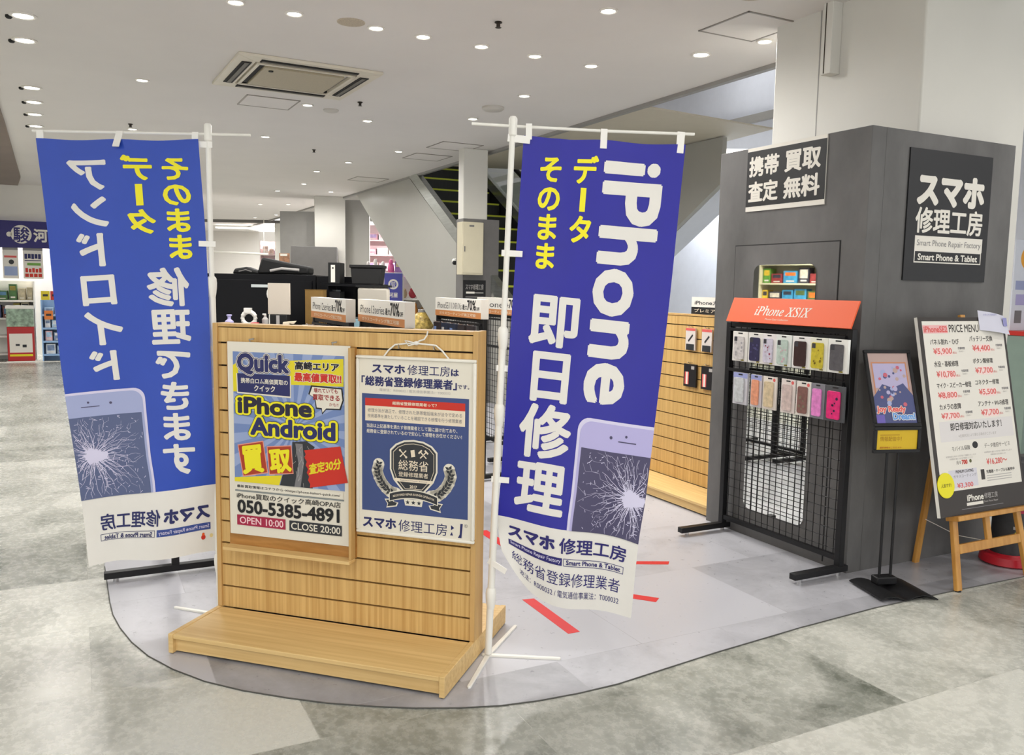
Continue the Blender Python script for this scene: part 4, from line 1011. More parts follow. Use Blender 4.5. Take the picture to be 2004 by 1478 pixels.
s.poly([(0.07, 0.62), (0.30, 0.45), (0.52, 0.50), (0.75, 0.44), (0.93, 0.60), (0.93, 0.955), (0.07, 0.955)], DBL, 1.5)
rng = random.Random(3)
for k in range(40):
    s.disc(rng.uniform(0.2, 0.82), rng.uniform(0.22, 0.72), rng.uniform(0.004, 0.013), (PVI, mat('rose_print', (190, 96, 112), 0.5), DBL, LAVB, PINK)[rng.randrange(5)], 1.8+k*0.02, 12)
s.rect(0.07, 0.85, 0.25, 0.955, mat('violet_print', (104, 92, 170), 0.5), 2.8)
s.text('Joy Ready', (0.10, 0.735, 0.72, 0.835), SALMON, 3.4, 0.05, outs=((0.06, WHITE),)); s.text('Dream!', (0.42, 0.825, 0.90, 0.915), mat('sky_print', (96, 150, 214), 0.5), 4.4, 0.05, outs=((0.06, WHITE),))
b.obj('poster', t, smooth=False)
b = MB(); b.box(-0.03, 0.052, 0.70, 0.03, 0.064, 0.80, BLACKM); b.obj('bracket', t)

# ================================================================== EASEL AND PRICE BOARD
EO = (2.078, 3.872); LEAN = Matrix.Rotation(rad(-12), 4, 'X')
t = thing('display_easel', 'wooden easel carrying the price board, at the right beside the booth', 'easel', (EO[0], EO[1], 0), 27.1)
b = MB(LEAN); b.beam((0.062, 0, 0.004), (0.165, 0, 1.30), 0.036, 0.022, EASEL, up=(0, 1, 0)); b.obj('front_leg', t, bevel=0.003)
b = MB(LEAN); b.beam((0.598, 0, 0.004), (0.495, 0, 1.30), 0.036, 0.022, EASEL, up=(0, 1, 0)); b.obj('front_leg', t, bevel=0.003)
b = MB(LEAN); b.beam((0.05, -0.022, 0.345), (0.62, -0.022, 0.345), 0.07, 0.024, EASEL); b.obj('ledge', t, bevel=0.003)
b = MB(LEAN); b.beam((0.096, 0, 0.195), (0.565, 0, 0.195), 0.020, 0.045, EASEL); b.obj('cross_rail', t, bevel=0.003)
b = MB(LEAN); b.beam((0.33, 0, 0.195), (0.33, 0, 1.33), 0.036, 0.018, EASEL, up=(0, 1, 0)); b.obj('center_post', t, bevel=0.003)
b = MB(LEAN); b.beam((0.15, 0.0, 1.27), (0.51, 0.0, 1.27), 0.02, 0.05, EASEL); b.obj('top_rail', t, bevel=0.003)
b = MB(); b.beam((0.26, 0.385, 0.0), (0.33, 0.29, 1.26), 0.034, 0.022, EASEL, up=(0, 1, 0)); b.obj('rear_leg', t, bevel=0.003)
b = MB(); b.tube([(0.33, 0.06, 0.20), (0.315, 0.2, 0.19), (0.275, 0.365, 0.24)], 0.002, WHITE, 6); b.obj('stay_cord', t)
for x in (0.062, 0.598):
    b = MB(LEAN); b.cyl((x, 0, -0.0015), (x, 0, 0.006), 0.014, RUBBER, 10); b.obj('foot_cap', t)
t = thing('price_board', 'tall white price list board with black borders, standing on the wooden easel', 'price board', (EO[0], EO[1], 0), 27.1)
BW, BH, BX, BZ = 0.655, 0.955, -0.04, 0.3575
b = MB(LEAN); b.box(BX, -0.030, BZ, BX+BW, -0.0125, BZ+BH, PWHITE); s = Sheet(b, BX, BZ+BH, BW, BH, -0.030)
SOFT = mat('soft_black_print', (48, 42, 38), 0.5)
s.rect(0, 0, 1, 1, SOFT, 0.6)
s.rect(0.042, 0.02, 0.975, 0.878, WHITE, 1)
s.rect(0.045, 0.04, 0.32, 0.082, mat('pale_pink_print', (232, 176, 176), 0.5), 1.5)
s.text('iPhoneSE2', (0.055, 0.045, 0.315, 0.077), SALMON, 2, 0.03); s.text('PRICE MENU', (0.335, 0.038, 0.68, 0.078), SOFT, 2, 0.01)
rows = (('パネル割れ・ひび', (0.107, 0.111, 0.43, 0.141), 'バッテリー交換', (0.555, 0.098, 0.83, 0.128), '¥5,900', (0.132, 0.158, 0.34, 0.193), '¥4,400', (0.58, 0.147, 0.79, 0.182)),
        ('水没・基板修理', (0.124, 0.224, 0.396, 0.254), 'ボタン類修理', (0.567, 0.216, 0.804, 0.244), '¥10,780', (0.139, 0.275, 0.35, 0.311), '¥7,700', (0.582, 0.264, 0.79, 0.299)),
        ('マイク・スピーカー修理', (0.126, 0.334, 0.515, 0.363), 'コネクター修理', (0.564, 0.328, 0.847, 0.356), '¥8,800', (0.127, 0.382, 0.34, 0.416), '¥5,500', (0.594, 0.377, 0.80, 0.411)),
        ('カメラの故障', (0.127, 0.441, 0.369, 0.472), 'アンテナ・Wi-Fi修理', (0.567, 0.438, 0.93, 0.468), '¥7,700', (0.136, 0.488, 0.34, 0.520), '¥7,700', (0.59, 0.484, 0.80, 0.519)))
for a, ra, c, rc, p1, r1, p2, r2 in rows:
    s.text(a, ra, SOFT, 1.5, 0.02); s.text(c, rc, SOFT, 1.5, 0.02)
    for p, r in ((p1, r1), (p2, r2)):
        s.rect(r[0]+0.03, r[1]-0.004, r[2], r[3]+0.004, mat('blush_print', (238, 214, 208), 0.5), 1.3); s.text(p, r, SALMON, 1.8, 0.02); s.text('(税込)', (r[2]+0.006, r[3]-0.016, r[2]+0.05, r[3]-0.002), SALMON, 1.8)
        s.text('作業時間', (r[2]+0.07, r[1]-0.004, r[2]+0.15, r[1]+0.010), GREYP, 1.8, 0.02); s.text('約30分〜', (r[2]+0.08, r[1]+0.014, r[2]+0.14, r[1]+0.024), LGREYP, 1.8)
s.rect(0.10, 0.53, 0.95, 0.632, mat('pale_grey_panel', (216, 212, 210), 0.5), 1.3); s.text('即日修理対応いたします！', (0.22, 0.54, 0.815, 0.580), SOFT, 1.8, 0.02); s.text('※在庫状況により異なる場合がございます', (0.3, 0.60, 0.74, 0.616), LGREYP, 1.8)
s.text('モバイル保険', (0.21, 0.658, 0.414, 0.682), SOFT, 1.8); s.disc(0.475, 0.660, 0.021, PBLACK, 1.6, 20, 0.017); s.text('データ復旧サービス', (0.581, 0.658, 0.885, 0.682), SOFT, 1.8)
for v, x0, x1 in ((0.703, .133, .474), (0.716, .17, .43), (0.70, .57, .90), (0.714, .64, .82)): s.text('修理費用を最大十万円まで補償いたします', (x0, v, x1, v+0.009), LGREYP, 1.8)
s.text('月々', (0.24, 0.732, 0.29, 0.75), SOFT, 1.8); s.text('700', (0.30, 0.728, 0.365, 0.752), REDP, 1.8, 0.05); s.disc(0.40, 0.738, 0.009, mat('moss_print', (90, 92, 50), 0.5), 1.8, 14)
s.text('¥16,280〜', (0.583, 0.737, 0.828, 0.772), SALMON, 1.8, 0.02)
s.rect(0.14, 0.775, 0.46, 0.865, mat('haze_panel', (208, 206, 214), 0.5), 1.3); s.text('PREMIUM COATING', (0.22, 0.778, 0.42, 0.793), SOFT, 1.8, 0.02); s.text('ガラスコーティング', (0.19, 0.80, 0.45, 0.816), GREYP, 1.8); s.text('¥3,300', (0.22, 0.842, 0.40, 0.870), SALMON, 1.8, 0.02)
s.rect(0.502, 0.788, 0.545, 0.84, SOFT, 1.5); s.text('充電器・ケーブルも販売中', (0.566, 0.794, 0.904, 0.812), SOFT, 1.8, 0.02)
for v in (0.822, 0.834, 0.846): s.rect(0.566, v, 0.86, v+0.004, LGREYP, 1.8)
s.text('iPhone', (0.312, 0.906, 0.50, 0.938), WHITE, 1.5, 0.03); s.text('修理工房', (0.51, 0.908, 0.665, 0.936), LGREYP, 1.5, 0.0); s.rect(0.302, 0.945, 0.49, 0.960, WHITE, 1.5); s.text('Smart Phone Repair', (0.50, 0.945, 0.665, 0.958), LGREYP, 1.8)
s.rect(0.24, 0.972, 0.72, 0.975, GREYP, 1.5)
b.obj('board', t, smooth=False)
b = MB(LEAN); b.cyl((BX+0.06, -0.0345, BZ+0.148), (BX+0.06, -0.0318, BZ+0.148), 0.06, mat('sticker_yellow', (228, 218, 20), 0.5), 28)
s = Sheet(b, BX, BZ+0.208, 0.12, 0.12, -0.0345); s.text('人気です!', (0.2, 0.42, 0.8, 0.58), mat('sticker_ink', (130, 120, 20), 0.5), 1, 0.02); b.obj('round_sticker', t, smooth=False)
b = MB(LEAN); x0 = BX+0.45; z1 = BZ+BH
P = []
for j in range(5):
    for i in range(9):
        u, v = i/8, j/4; P.append((x0+0.205*u, -0.034-0.012*math.sin(PI*u)-0.02*u*v, z1+0.035-0.10*v-0.03*u))
Fc = [(j*9+i, j*9+i+1, j*9+i+10, j*9+i+9) for j in range(4) for i in range(8)]
NOTE = mat('note_paper', (206, 206, 220), 0.5); b.add(P, Fc, NOTE); s = Sheet(b, x0, z1+0.035, 0.205, 0.10, -0.052)
s.text('お知らせ 修理受付', (0.06, 0.20, 0.60, 0.30), mat('violet_ink', (140, 140, 190), 0.5), 1); s.rect(0.80, 0.42, 0.95, 0.85, MATS['violet_ink'], 1)
b.obj('taped_note', t)

# ================================================================== RED TAPE, SMALL FLOOR THINGS
def tape(pts, label):
    b = MB(); b.prism(pts, 0.0027, 0.0034, TAPE, 'xy'); tag(b.obj('floor_tape'), label, 'tape')
tape([(0.063, 3.693), (0.117, 3.709), (0.296, 3.345), (0.247, 3.322)], 'red floor tape strip lying below the right blue banner')
tape([(0.40, 4.252), (0.831, 4.271), (0.817, 4.221), (0.40, 4.205)], 'red floor tape strip behind the right banner, the farther of two')
tape([(0.42, 3.845), (0.688, 3.742), (0.665, 3.691), (0.40, 3.795)], 'red floor tape strip beside the right banner, the nearer of two')
q = [(-0.18, 4.75), (-0.13, 4.78), (0.06, 4.40), (0.01, 4.375)]
tape(q, 'red floor tape strip hidden behind the right banner, reflected in the mirror')
# red-based floor stand behind the easel
t = thing('floor_display', 'dark printed floor display on a round red base behind the easel', 'display', (2.63, 4.36, 0), 27.1)
b = MB(); b.lathe([(0.115, 0), (0.135, 0.012), (0.13, 0.05), (0.118, 0.058), (0.105, 0.045), (0.09, 0.062)], (0, 0, 0), mat('red_plastic', (186, 30, 44), 0.35, noise=0.03), 36); b.obj('base', t)
b = MB(); b.lathe([(0.085, 0.062), (0.085, 0.55), (0.075, 0.56)], (0, 0, 0), mat('dark_print', (58, 58, 60), 0.5, noise=0.1, nscale=(20, 20, 20)), 30); b.obj('body', t)
b = MB()
for z, m, a0, a1 in ((0.245, YEL, -1.7, -0.5), (0.20, LGREYP, -2.4, -1.8), (0.17, YEL, -2.3, -1.9), (0.205, WHITE, -1.3, -1.0), (0.285, CRIM, -2.5, -0.6)):
    for k in range(6):
        a = a0+(a1-a0)*k/6; c = a0+(a1-a0)*(k+1)/6
        b.add([(0.0865*math.cos(a), 0.0865*math.sin(a), z), (0.0865*math.cos(c), 0.0865*math.sin(c), z), (0.0865*math.cos(c), 0.0865*math.sin(c), z+0.015), (0.0865*math.cos(a), 0.0865*math.sin(a), z+0.015)], [(0, 1, 2, 3)], m)
b.obj('band_print', t)
# right edge: sage green cabinet and poster wall
q = Vector((4.02, 6.6, 0)); t = thing('cabinet', 'sage green cabinet with red top edge at the right edge of the photo', 'cabinet', tuple(q), 27.1)
b = MB(); b.box(0, 0, 0.16, 1.6, 0.5, 1.09, GREENC); b.obj('body', t, bevel=0.004)
b = MB(); b.box(-0.01, -0.01, 1.09, 1.61, 0.51, 1.125, mat('red_edge', (190, 44, 36), 0.4)); b.obj('top_edge', t, bevel=0.003)
b = MB(); b.tube([(0.14, -0.004, 0.60), (0.06, -0.03, 0.60), (0.06, -0.03, 0.68), (0.14, -0.004, 0.68)], 0.009, BLACKM, 8); b.obj('handle', t)
b = MB(); b.box(0.02, 0.02, 0, 1.58, 0.48, 0.16, GREYD); b.obj('plinth', t)
t = thing('picture_board', 'bright white panel with coloured pictures standing on the sage green cabinet', 'poster', tuple(q+Vector((0, 0, 1.1255))), 27.1)
b = MB(); b.box(0.05, 0.2, 0, 1.55, 0.24, 0.72, WALLB); s = Sheet(b, 0.05, 0.72, 1.5, 0.72, 0.2)
s.disc(0.11, 0.2, 0.09, mat('amber_print', (240, 170, 60), 0.5), 1); s.rect(0.02, 0.45, 0.3, 0.55, LAVB, 1); s.rect(0.03, 0.6, 0.12, 0.72, LAV, 1); s.rect(0.03, 0.78, 0.09, 0.92, GREYP, 1); s.rect(0.15, 0.62, 0.28, 0.9, LGREYP, 1)
s.rect(0.4, 0.1, 0.9, 0.9, BLUEPIC2, 1); b.obj('panel', t, smooth=False)
b = MB(); b.box(0, 0, 0, 6.0, 0.12, 3.4, WALLB); struct(b.obj('wall_right_back', loc=(4.5, 10.3, 0), yaw=rad(YE)))

# ================================================================== ESCALATOR
t = thing('escalator', 'escalator rising leftwards behind the column, with yellow step edges and a grey side', 'escalator', tuple(E0), YN)
T30 = math.tan(rad(30))
zu = lambda x: 0.832+T30*(x-0.75)
zt = lambda x: 2.825+T30*(x-1.483)
xs0, xs1 = -2.3, 3.6
b = MB(); b.prism([(-0.69, 0.0), (4.45, 2.97), (1.78, 2.97), (xs0, zt(xs0)), (xs0, 0.0)], -0.06, 0.0, WALLG, 'xz'); b.obj('side_panel', t)
b = MB(); b.prism([(-0.69, 0.0), (4.45, 2.97), (4.6, 2.97), (-0.55, 0.0)], -1.3, -0.065, mat('escalator_soffit', (176, 174, 168), 0.45), 'xz'); b.obj('underside', t)
b = MB(); b.prism([(xs0, zt(xs0)+0.002), (1.75, zt(1.75)+0.002), (1.75, zt(1.75)+0.19), (xs0, zt(xs0)+0.19)], -0.075, 0.012, STEEL, 'xz'); b.obj('skirt_band', t)
b = MB(); b.prism([(xs0, zt(xs0)+0.002), (4.2, zt(4.2)+0.002), (4.2, zt(4.2)+0.16), (xs0, zt(xs0)+0.16)], -1.26, -1.19, STEEL, 'xz'); b.obj('skirt_band', t)
b = MB(); b.prism([(xs0, zt(xs0)-0.35), (4.2, zt(4.2)-0.35), (4.2, zt(4.2)), (xs0, zt(xs0))], -1.25, -1.20, RUBBER, 'xz'); b.obj('inner_skirt', t)
b = MB(); b.prism([(xs0, zt(xs0)+0.162), (4.2, zt(4.2)+0.162), (4.2, zt(4.2)+0.66), (xs0, zt(xs0)+0.66)], -1.228, -1.222, GLASS, 'xz'); b.obj('balustrade_glass', t)
b = MB(); b.tube([(xs0-0.15, -1.225, zt(xs0)+0.5), (xs0-0.08, -1.225, zt(xs0)+0.62), (xs0+0.1, -1.225, zt(xs0)+0.73), (4.2, -1.225, zt(4.2)+0.68)], 0.035, RUBBER, 10); b.obj('handrail', t)
STEPD = mat('step_dark', (34, 36, 34), 0.5, noise=0.15, nscale=(4, 60, 4)); STEPY = mat('step_yellow', (196, 206, 60), 0.5)
for k in range(19):
    x = xs0+0.346*k; z = zt(x)-0.02
    b = MB(); b.box(x, -1.18, z-0.2, x+0.36, -0.085, z, STEPD); b.box(x-0.003, -1.17, z-0.022, x+0.02, -0.09, z+0.002, STEPY); b.obj('step', t)
p = lane(0, 1.75)
t = thing('escalator', 'crossing escalator rising rightwards, seen as a grey slope behind the right banner', 'escalator', (p.x, p.y, 0), YN)
zb = lambda x: 2.28-T30*(x+2.60)
xe = -2.60-(3.03-2.28)/T30
b = MB(); b.prism([(-3.05, zb(-3.05)), (-2.60+2.28/T30, 0.0), (2.3, 0.0), (2.3, 3.03), (-3.05, 3.03)], -0.06, 0, WALLG, 'xz'); b.obj('side_panel', t)
b = MB(); b.prism([(-3.05, zb(-3.05)), (-2.60+2.28/T30, 0.0), (-2.60+2.28/T30+0.15, 0.0), (-3.05, zb(-3.05)+0.087)], -0.4, -0.065, WALLB, 'xz'); b.obj('underside', t)
b = MB(); b.beam((1.0, -0.03, 0.9), (-1.2, -0.03, 0.9), 0.01, 0.45, GLASS); b.obj('balustrade_glass', t)
# electrical box and signs on the escalator column
Cc = Vector((-0.60, 10.05, 0))
t = thing('electric_box', 'beige wall box mounted high on the column by the escalator', 'electric box', tuple(Cc), YE)
BX1 = mat('box_beige', (206, 198, 172), 0.4, noise=0.01)
b = MB(); b.box(-0.085, -0.17, 1.535, 0.185, -0.013, 2.14, BX1); b.obj('body', t, bevel=0.006)
b = MB(); b.box(-0.075, -0.176, 1.555, 0.175, -0.1705, 2.12, BX1); d = b.obj('door', t, bevel=0.003)
b = MB(); b.box(-0.062, -0.184, 1.80, -0.052, -0.1765, 1.86, GREYD); b.obj('latch', d)
b = MB(); b.box(0.0, -0.178, 2.085, 0.06, -0.1765, 2.105, GREYD); b.obj('name_plate', d)
t = thing('wall_sign', 'small dark sign with white lines on the column below the beige box', 'sign', tuple(Cc), YE)
b = MB(); b.box(0.0, -0.022, 1.10, 0.29, -0.0125, 1.475, SGB); s = Sheet(b, 0, 1.475, 0.29, 0.375, -0.022)
s.text('スマホ修理工房', (0.1, 0.12, 0.9, 0.30), LGREYP, 1, 0.01); s.rect(0.12, 0.36, 0.5, 0.42, WHITE, 1); s.rect(0.5, 0.38, 0.9, 0.41, LGREYP, 1); s.rect(0.1, 0.52, 0.9, 0.535, LGREYP, 1)
s.text('Phone Repair', (0.1, 0.60, 0.9, 0.74), LGREYP, 1, 0.01); s.rect(0.12, 0.62, 0.2, 0.72, WHITE, 1.5); b.obj('panel', t, smooth=False)
q = lane(-0.15, -0.07, 1.72)
t = thing('security_camera', 'small white and black dome camera on the grey escalator side', 'camera', tuple(q))
b = MB(); b.ball((0, 0, 0), 0.055, 0.05, 0.045, PWHITE); b.obj('dome', t)
b = MB(); b.ball((-0.01, -0.035, -0.02), 0.035, 0.03, 0.03, RUBBER); b.obj('lens', t)

# ================================================================== COUNTER AREA BEHIND THE DISPLAY
def cabinet(loc, w, h, label, handle):
    t = thing('storage_cabinet', label, 'cabinet', (loc[0], loc[1], 0), loc[2])
    b = MB(); b.box(0, 0, 0, w, 0.5, h, BLACKG); b.obj('body', t, bevel=0.004)
    b = MB(); b.box(0.03, -0.018, 0.05, w-0.03, -0.0005, h-0.05, BLACKG); d = b.obj('door', t, bevel=0.003)
    b = MB(); b.box(handle[0]-0.11, -0.03, handle[1]-0.012, handle[0]+0.11, -0.0185, handle[1]+0.012, STEEL); b.obj('handle', d)
cabinet((-2.66, 7.25, 0), 0.98, 1.475, 'tall glossy black cabinet left behind the slatwall display', (0.55, 1.375))
cabinet((-1.675, 7.25, 0), 0.37, 1.465, 'tall glossy black cabinet right of the other, behind the white board stand', (0.10, 1.34))
# things on and around the cabinets
t = thing('bag', 'folded black bag lying on top of the left black cabinet', 'bag', (-2.05, 7.48, 1.4755), 0)
b = MB(); b.prism([(-0.17, 0), (0.28, 0), (0.28, 0.07), (0.1, 0.10), (-0.13, 0.145)], -0.1, 0.1, RUBBER, 'xz'); b.obj('body', t, bevel=0.02)
b = MB(); b.tube([(-0.05, -0.11, 0.03), (0.05, -0.115, 0.05), (0.2, -0.11, 0.04)], 0.012, LGREYP, 8); b.obj('strap', t)
t = thing('bag', 'small dark pouch on the left black cabinet, left of the folded bag', 'bag', (-2.33, 7.45, 1.4755), 0)
b = MB(); b.prism([(-0.1, 0), (0.13, 0), (0.11, 0.03), (0.02, 0.06), (-0.08, 0.045)], -0.08, 0.08, RUBBER, 'xz'); b.obj('body', t, bevel=0.015)
b = MB(); b.tube([(-0.04, -0.082, 0.02), (0.02, -0.086, 0.035), (0.07, -0.082, 0.02)], 0.006, GREYD, 6); b.obj('zip', t)
SHELFB = MB(); t = thing('desk', 'long dark workbench hidden behind the slatwall display', 'desk', (-2.2, 6.35, 0), 0)
b = MB(); b.box(0, 0, 1.02, 1.28, 0.50, 1.055, BLACKG); b.obj('top', t)
for x in (0.03, 1.23):
    b = MB(); b.box(x-0.02, 0.03, 0, x+0.02, 0.48, 1.02, BLACKG); b.obj('side_panel', t)
b = MB(); b.box(0.05, 0.46, 0.05, 1.21, 0.48, 1.02, BLACKG); b.obj('back_panel', t)
DT = 1.0555
t = thing('easel_board', 'white upright board on a black stand behind the slatwall display', 'board', (-1.80, 6.55, DT), 0)
b = MB(); b.box(-0.085, -0.01, 0.105, 0.085, 0.01, 0.345, mat('board_grey', (196, 186, 172), 0.5, noise=0.01)); b.obj('board', t, bevel=0.003)
b = MB(); b.box(-0.06, -0.05, 0, 0.07, 0.05, 0.105, RUBBER); b.obj('stand', t, bevel=0.004)
b = MB(); b.box(-0.01, -0.053, 0.01, 0.015, -0.0505, 0.10, LGREYP); b.obj('label_strip', t)
def small(name, cat, label, x, y, fn):
    b = MB(); fn(b); tag(b.obj(name, loc=(x, y, DT), bevel=0.003), label, cat)
small('tape_dispenser', 'tape dispenser', 'white tape dispenser on the workbench in front of the black cabinet', -2.05, 6.6, lambda b: (b.tube([(0.05*math.cos(a*PI/8), 0, 0.07+0.05*math.sin(a*PI/8)) for a in range(16)], 0.018, PWHITE, 8, closed=True), b.box(-0.05, -0.02, 0, 0.05, 0.02, 0.03, PWHITE), b.box(-0.035, -0.02, 0.11, 0.02, 0.02, 0.15, PWHITE)))
small('spray_bottle', 'bottle', 'small lavender bottle near the left banner pole on the workbench', -2.17, 6.5, lambda b: b.lathe([(0.03, 0), (0.032, 0.05), (0.012, 0.065), (0.012, 0.085), (0.02, 0.09), (0.02, 0.10)], (0, 0, 0), LAV, 16))
small('notepad', 'notepad', 'white notepad lying at the left of the workbench', -2.06, 6.40, lambda b: b.box(-0.09, -0.04, 0, 0.08, 0.04, 0.02, WHITE))
small('pen_cup', 'cup', 'red and teal pen cup on the workbench', -1.96, 6.45, lambda b: (b.lathe([(0.03, 0), (0.032, 0.045), (0.026, 0.045), (0.024, 0.01)], (0, 0, 0), mat('coral_plastic', (200, 70, 80), 0.4), 16), b.lathe([(0.014, 0), (0.014, 0.04)], (-0.05, 0, 0), mat('teal_plastic', (60, 140, 150), 0.4), 12)))
small('pump_bottle', 'bottle', 'clear pump bottle beside the white upright board', -1.895, 6.5, lambda b: (b.lathe([(0.022, 0), (0.024, 0.07), (0.01, 0.085), (0.01, 0.10)], (0, 0, 0), LGREYP, 14), b.box(-0.02, -0.006, 0.10, 0.008, 0.006, 0.112, PWHITE)))
small('card_stand', 'card stand', 'white folded card standing on the workbench right of the board', -1.68, 6.4, lambda b: (b.prism([(-0.06, 0), (-0.05, 0.055), (0.05, 0.065), (0.03, 0.04), (0, 0.045), (-0.02, 0.0)], -0.01, 0.01, CREAM, 'xz')))
small('paper_pile', 'papers', 'low pile of white papers on the workbench left of the racks', -1.55, 6.45, lambda b: b.box(-0.07, -0.1, 0, 0.08, 0.1, 0.03, WHITE))
t = thing('headphones', 'white cable and earpiece hanging on the black cabinet front', 'headphones', (-2.06, 7.20, 1.2), 0)
b = MB(); b.tube([(0.05, 0, 0.16), (0.0, 0, 0.13), (-0.01, 0, 0.08), (0.03, 0, 0.05), (0.0, 0, 0.02), (0.0, -0.01, -0.15), (0.03, -0.02, -0.2)], 0.006, PWHITE, 8); b.obj('cable', t)
b = MB(); b.ball((0.0, 0, 0.11), 0.025, 0.012, 0.05, PWHITE); b.obj('earpiece', t)
# right of cabinets: shelf with files and storage box
t = thing('shelf_unit', 'low black shelf unit carrying the storage box behind the racks', 'shelf', (-1.52, 6.91, 0), 0)
b = MB(); b.box(0, 0, 1.385, 0.46, 0.28, 1.405, BLACKG); b.obj('top', t)
b = MB(); b.box(0, 0, 1.05, 0.46, 0.28, 1.07, BLACKG); b.obj('shelf', t)
for x in (0.0, 0.44):
    b = MB(); b.box(x, 0, 0, x+0.02, 0.28, 1.385 if x else 1.385, BLACKG); b.obj('side_panel', t)
t = thing('storage_box', 'black lidded storage box on the shelf unit behind the racks', 'box', (-1.20, 7.05, 1.4055), 0)
b = MB(); b.prism([(-0.115, 0), (0.11, 0), (0.125, 0.13), (-0.125, 0.13)], -0.11, 0.11, RUBBER, 'xz'); b.obj('body', t, bevel=0.004)
b = MB(); b.box(-0.135, -0.12, 0.1305, 0.135, 0.12, 0.155, RUBBER); b.obj('lid', t, bevel=0.004)
for i, (z, l) in enumerate(((1.4055, 'black ring binder with white spine label beside the storage box'), (1.0705, 'black ring binder with white spine label on the lower shelf under the storage box'))):
    t = thing('ring_binder', l, 'binder', (-1.475, 7.05, z), 0)
    b = MB(); b.box(-0.035, -0.1, 0, 0.06, 0.1, 0.17 if i == 0 else 0.27, RUBBER); b.obj('cover', t, bevel=0.003)
    b = MB(); b.box(-0.012, -0.102, 0.01, 0.022, -0.1005, 0.15, WHITE); b.obj('spine_label', t)
    b = MB(); b.cyl((0.005, -0.1035, 0.125), (0.005, -0.1025, 0.125), 0.007, PBLACK, 12); b.obj('finger_ring', t)
b = MB(); b.box(-0.07, -0.01, 0, 0.07, 0.12, 0.30, BROWNC); b.box(-0.072, -0.012, 0.296, 0.072, 0.122, 0.30, BROWNC); tag(b.obj('cardboard_box', loc=(-1.56, 6.68, DT)), 'brown cardboard box standing on the workbench left of the binders', 'box')
t = thing('monitor', 'back of a pale grey monitor right of the black storage box', 'monitor', (-1.12, 6.66, DT), -10)
b = MB(); b.box(-0.10, -0.02, 0.10, 0.16, 0.02, 0.325, mat('monitor_grey', (176, 170, 158), 0.4, noise=0.01)); b.obj('screen_back', t, bevel=0.02)
b = MB(); b.box(-0.11, -0.022, 0.325, 0.17, 0.022, 0.342, RUBBER); b.obj('top_edge', t)
b = MB(); b.box(0.0, -0.012, 0, 0.06, 0.012, 0.10, GREYD); b.box(-0.06, -0.06, 0, 0.12, 0.06, 0.012, GREYD); b.obj('stand', t)
b = MB(); b.box(-0.05, -0.05, 0, 0.05, 0.05, 0.10, mat('terminal_dark', (40, 46, 50), 0.4)); b.box(-0.04, -0.055, 0.02, 0.04, -0.05, 0.09, mat('terminal_screen', (130, 160, 170), 0.3)); tag(b.obj('card_terminal', loc=(-1.19, 6.42, DT), bevel=0.004), 'small grey card terminal between two rack headers', 'card terminal')
# small dark packs hung on the near racks, just under the headers
GP = 'dark accessory packs on the white-header racks'
for (lx, ly), lab in (((-0.56, 4.62), 'middle'), ((-0.985, 5.16), 'left'), ((-0.20, 6.02), 'right')):
    for k in range(5):
        q = Vector((lx, ly, 0))+Matrix.Rotation(rad(-62.9), 4, 'Z') @ Vector((-0.10-0.16*k, -0.05, 1.12))
        t = thing('accessory_pack', {'middle': 'dark accessory pack on the middle white-header rack', 'left': 'dark accessory pack on the left white-header rack', 'right': 'dark accessory pack on the white-header rack near the escalator'}[lab], 'package', tuple(q), -62.9, GP+' '+lab)
        b = MB(); c = random.choice(((40, 38, 44), (52, 46, 48), (150, 140, 132), (44, 50, 66), (190, 186, 180)))
        b.box(-0.06, -0.02, -0.16, 0.06, 0, 0, mat('pk_%d' % c[0], c, 0.4)); s = Sheet(b, -0.06, 0, 0.12, 0.16, -0.02)
        s.rect(0.1, 0.2, 0.5, 0.5, random.choice((LGREYP, CHAR, SALMON, BLUEPIC)), 1); s.rect(0.1, 0.6, 0.9, 0.66, LGREYP, 1); b.obj('card', t)
        b = MB(); b.tube([(0, 0.012, 0.004), (0, -0.03, 0.004), (0, -0.042, 0.012)], 0.003, CHROME, 6); b.obj('hook', t)

# ================================================================== FAR SHOPS
# grey plinth at the far left pillar
t = thing('display_plinth', 'grey boxed plinth around the far pillar with a small picture on it', 'plinth', (-3.96, 15.2, 0), 10)
b = MB(); b.box(0, 0, 0, 0.80, 0.5, 2.06, GREYD); b.obj('body', t, bevel=0.004)
b = MB(); b.box(-0.003, 0.1, 0, -0.0005, 0.4, 2.0, GREYM); b.obj('side_face', t)
b = MB(); b.box(-0.20, -0.03, 1.60, -0.02, -0.005, 1.93, mat('mixed_print', (150, 110, 84), 0.5, noise=0.3, nscale=(14, 14, 14))); b.box(-0.18, -0.034, 1.88, -0.06, -0.031, 1.92, WHITE); o = b.obj('picture', t)
b = MB(); b.box(-0.15, -0.03, 1.44, 0.02, -0.005, 1.56, WHITE); s = Sheet(b, -0.15, 1.56, 0.17, 0.12, -0.03); s.rect(0.2, 0.25, 0.8, 0.75, GREYP, 1); b.obj('price_card', t)
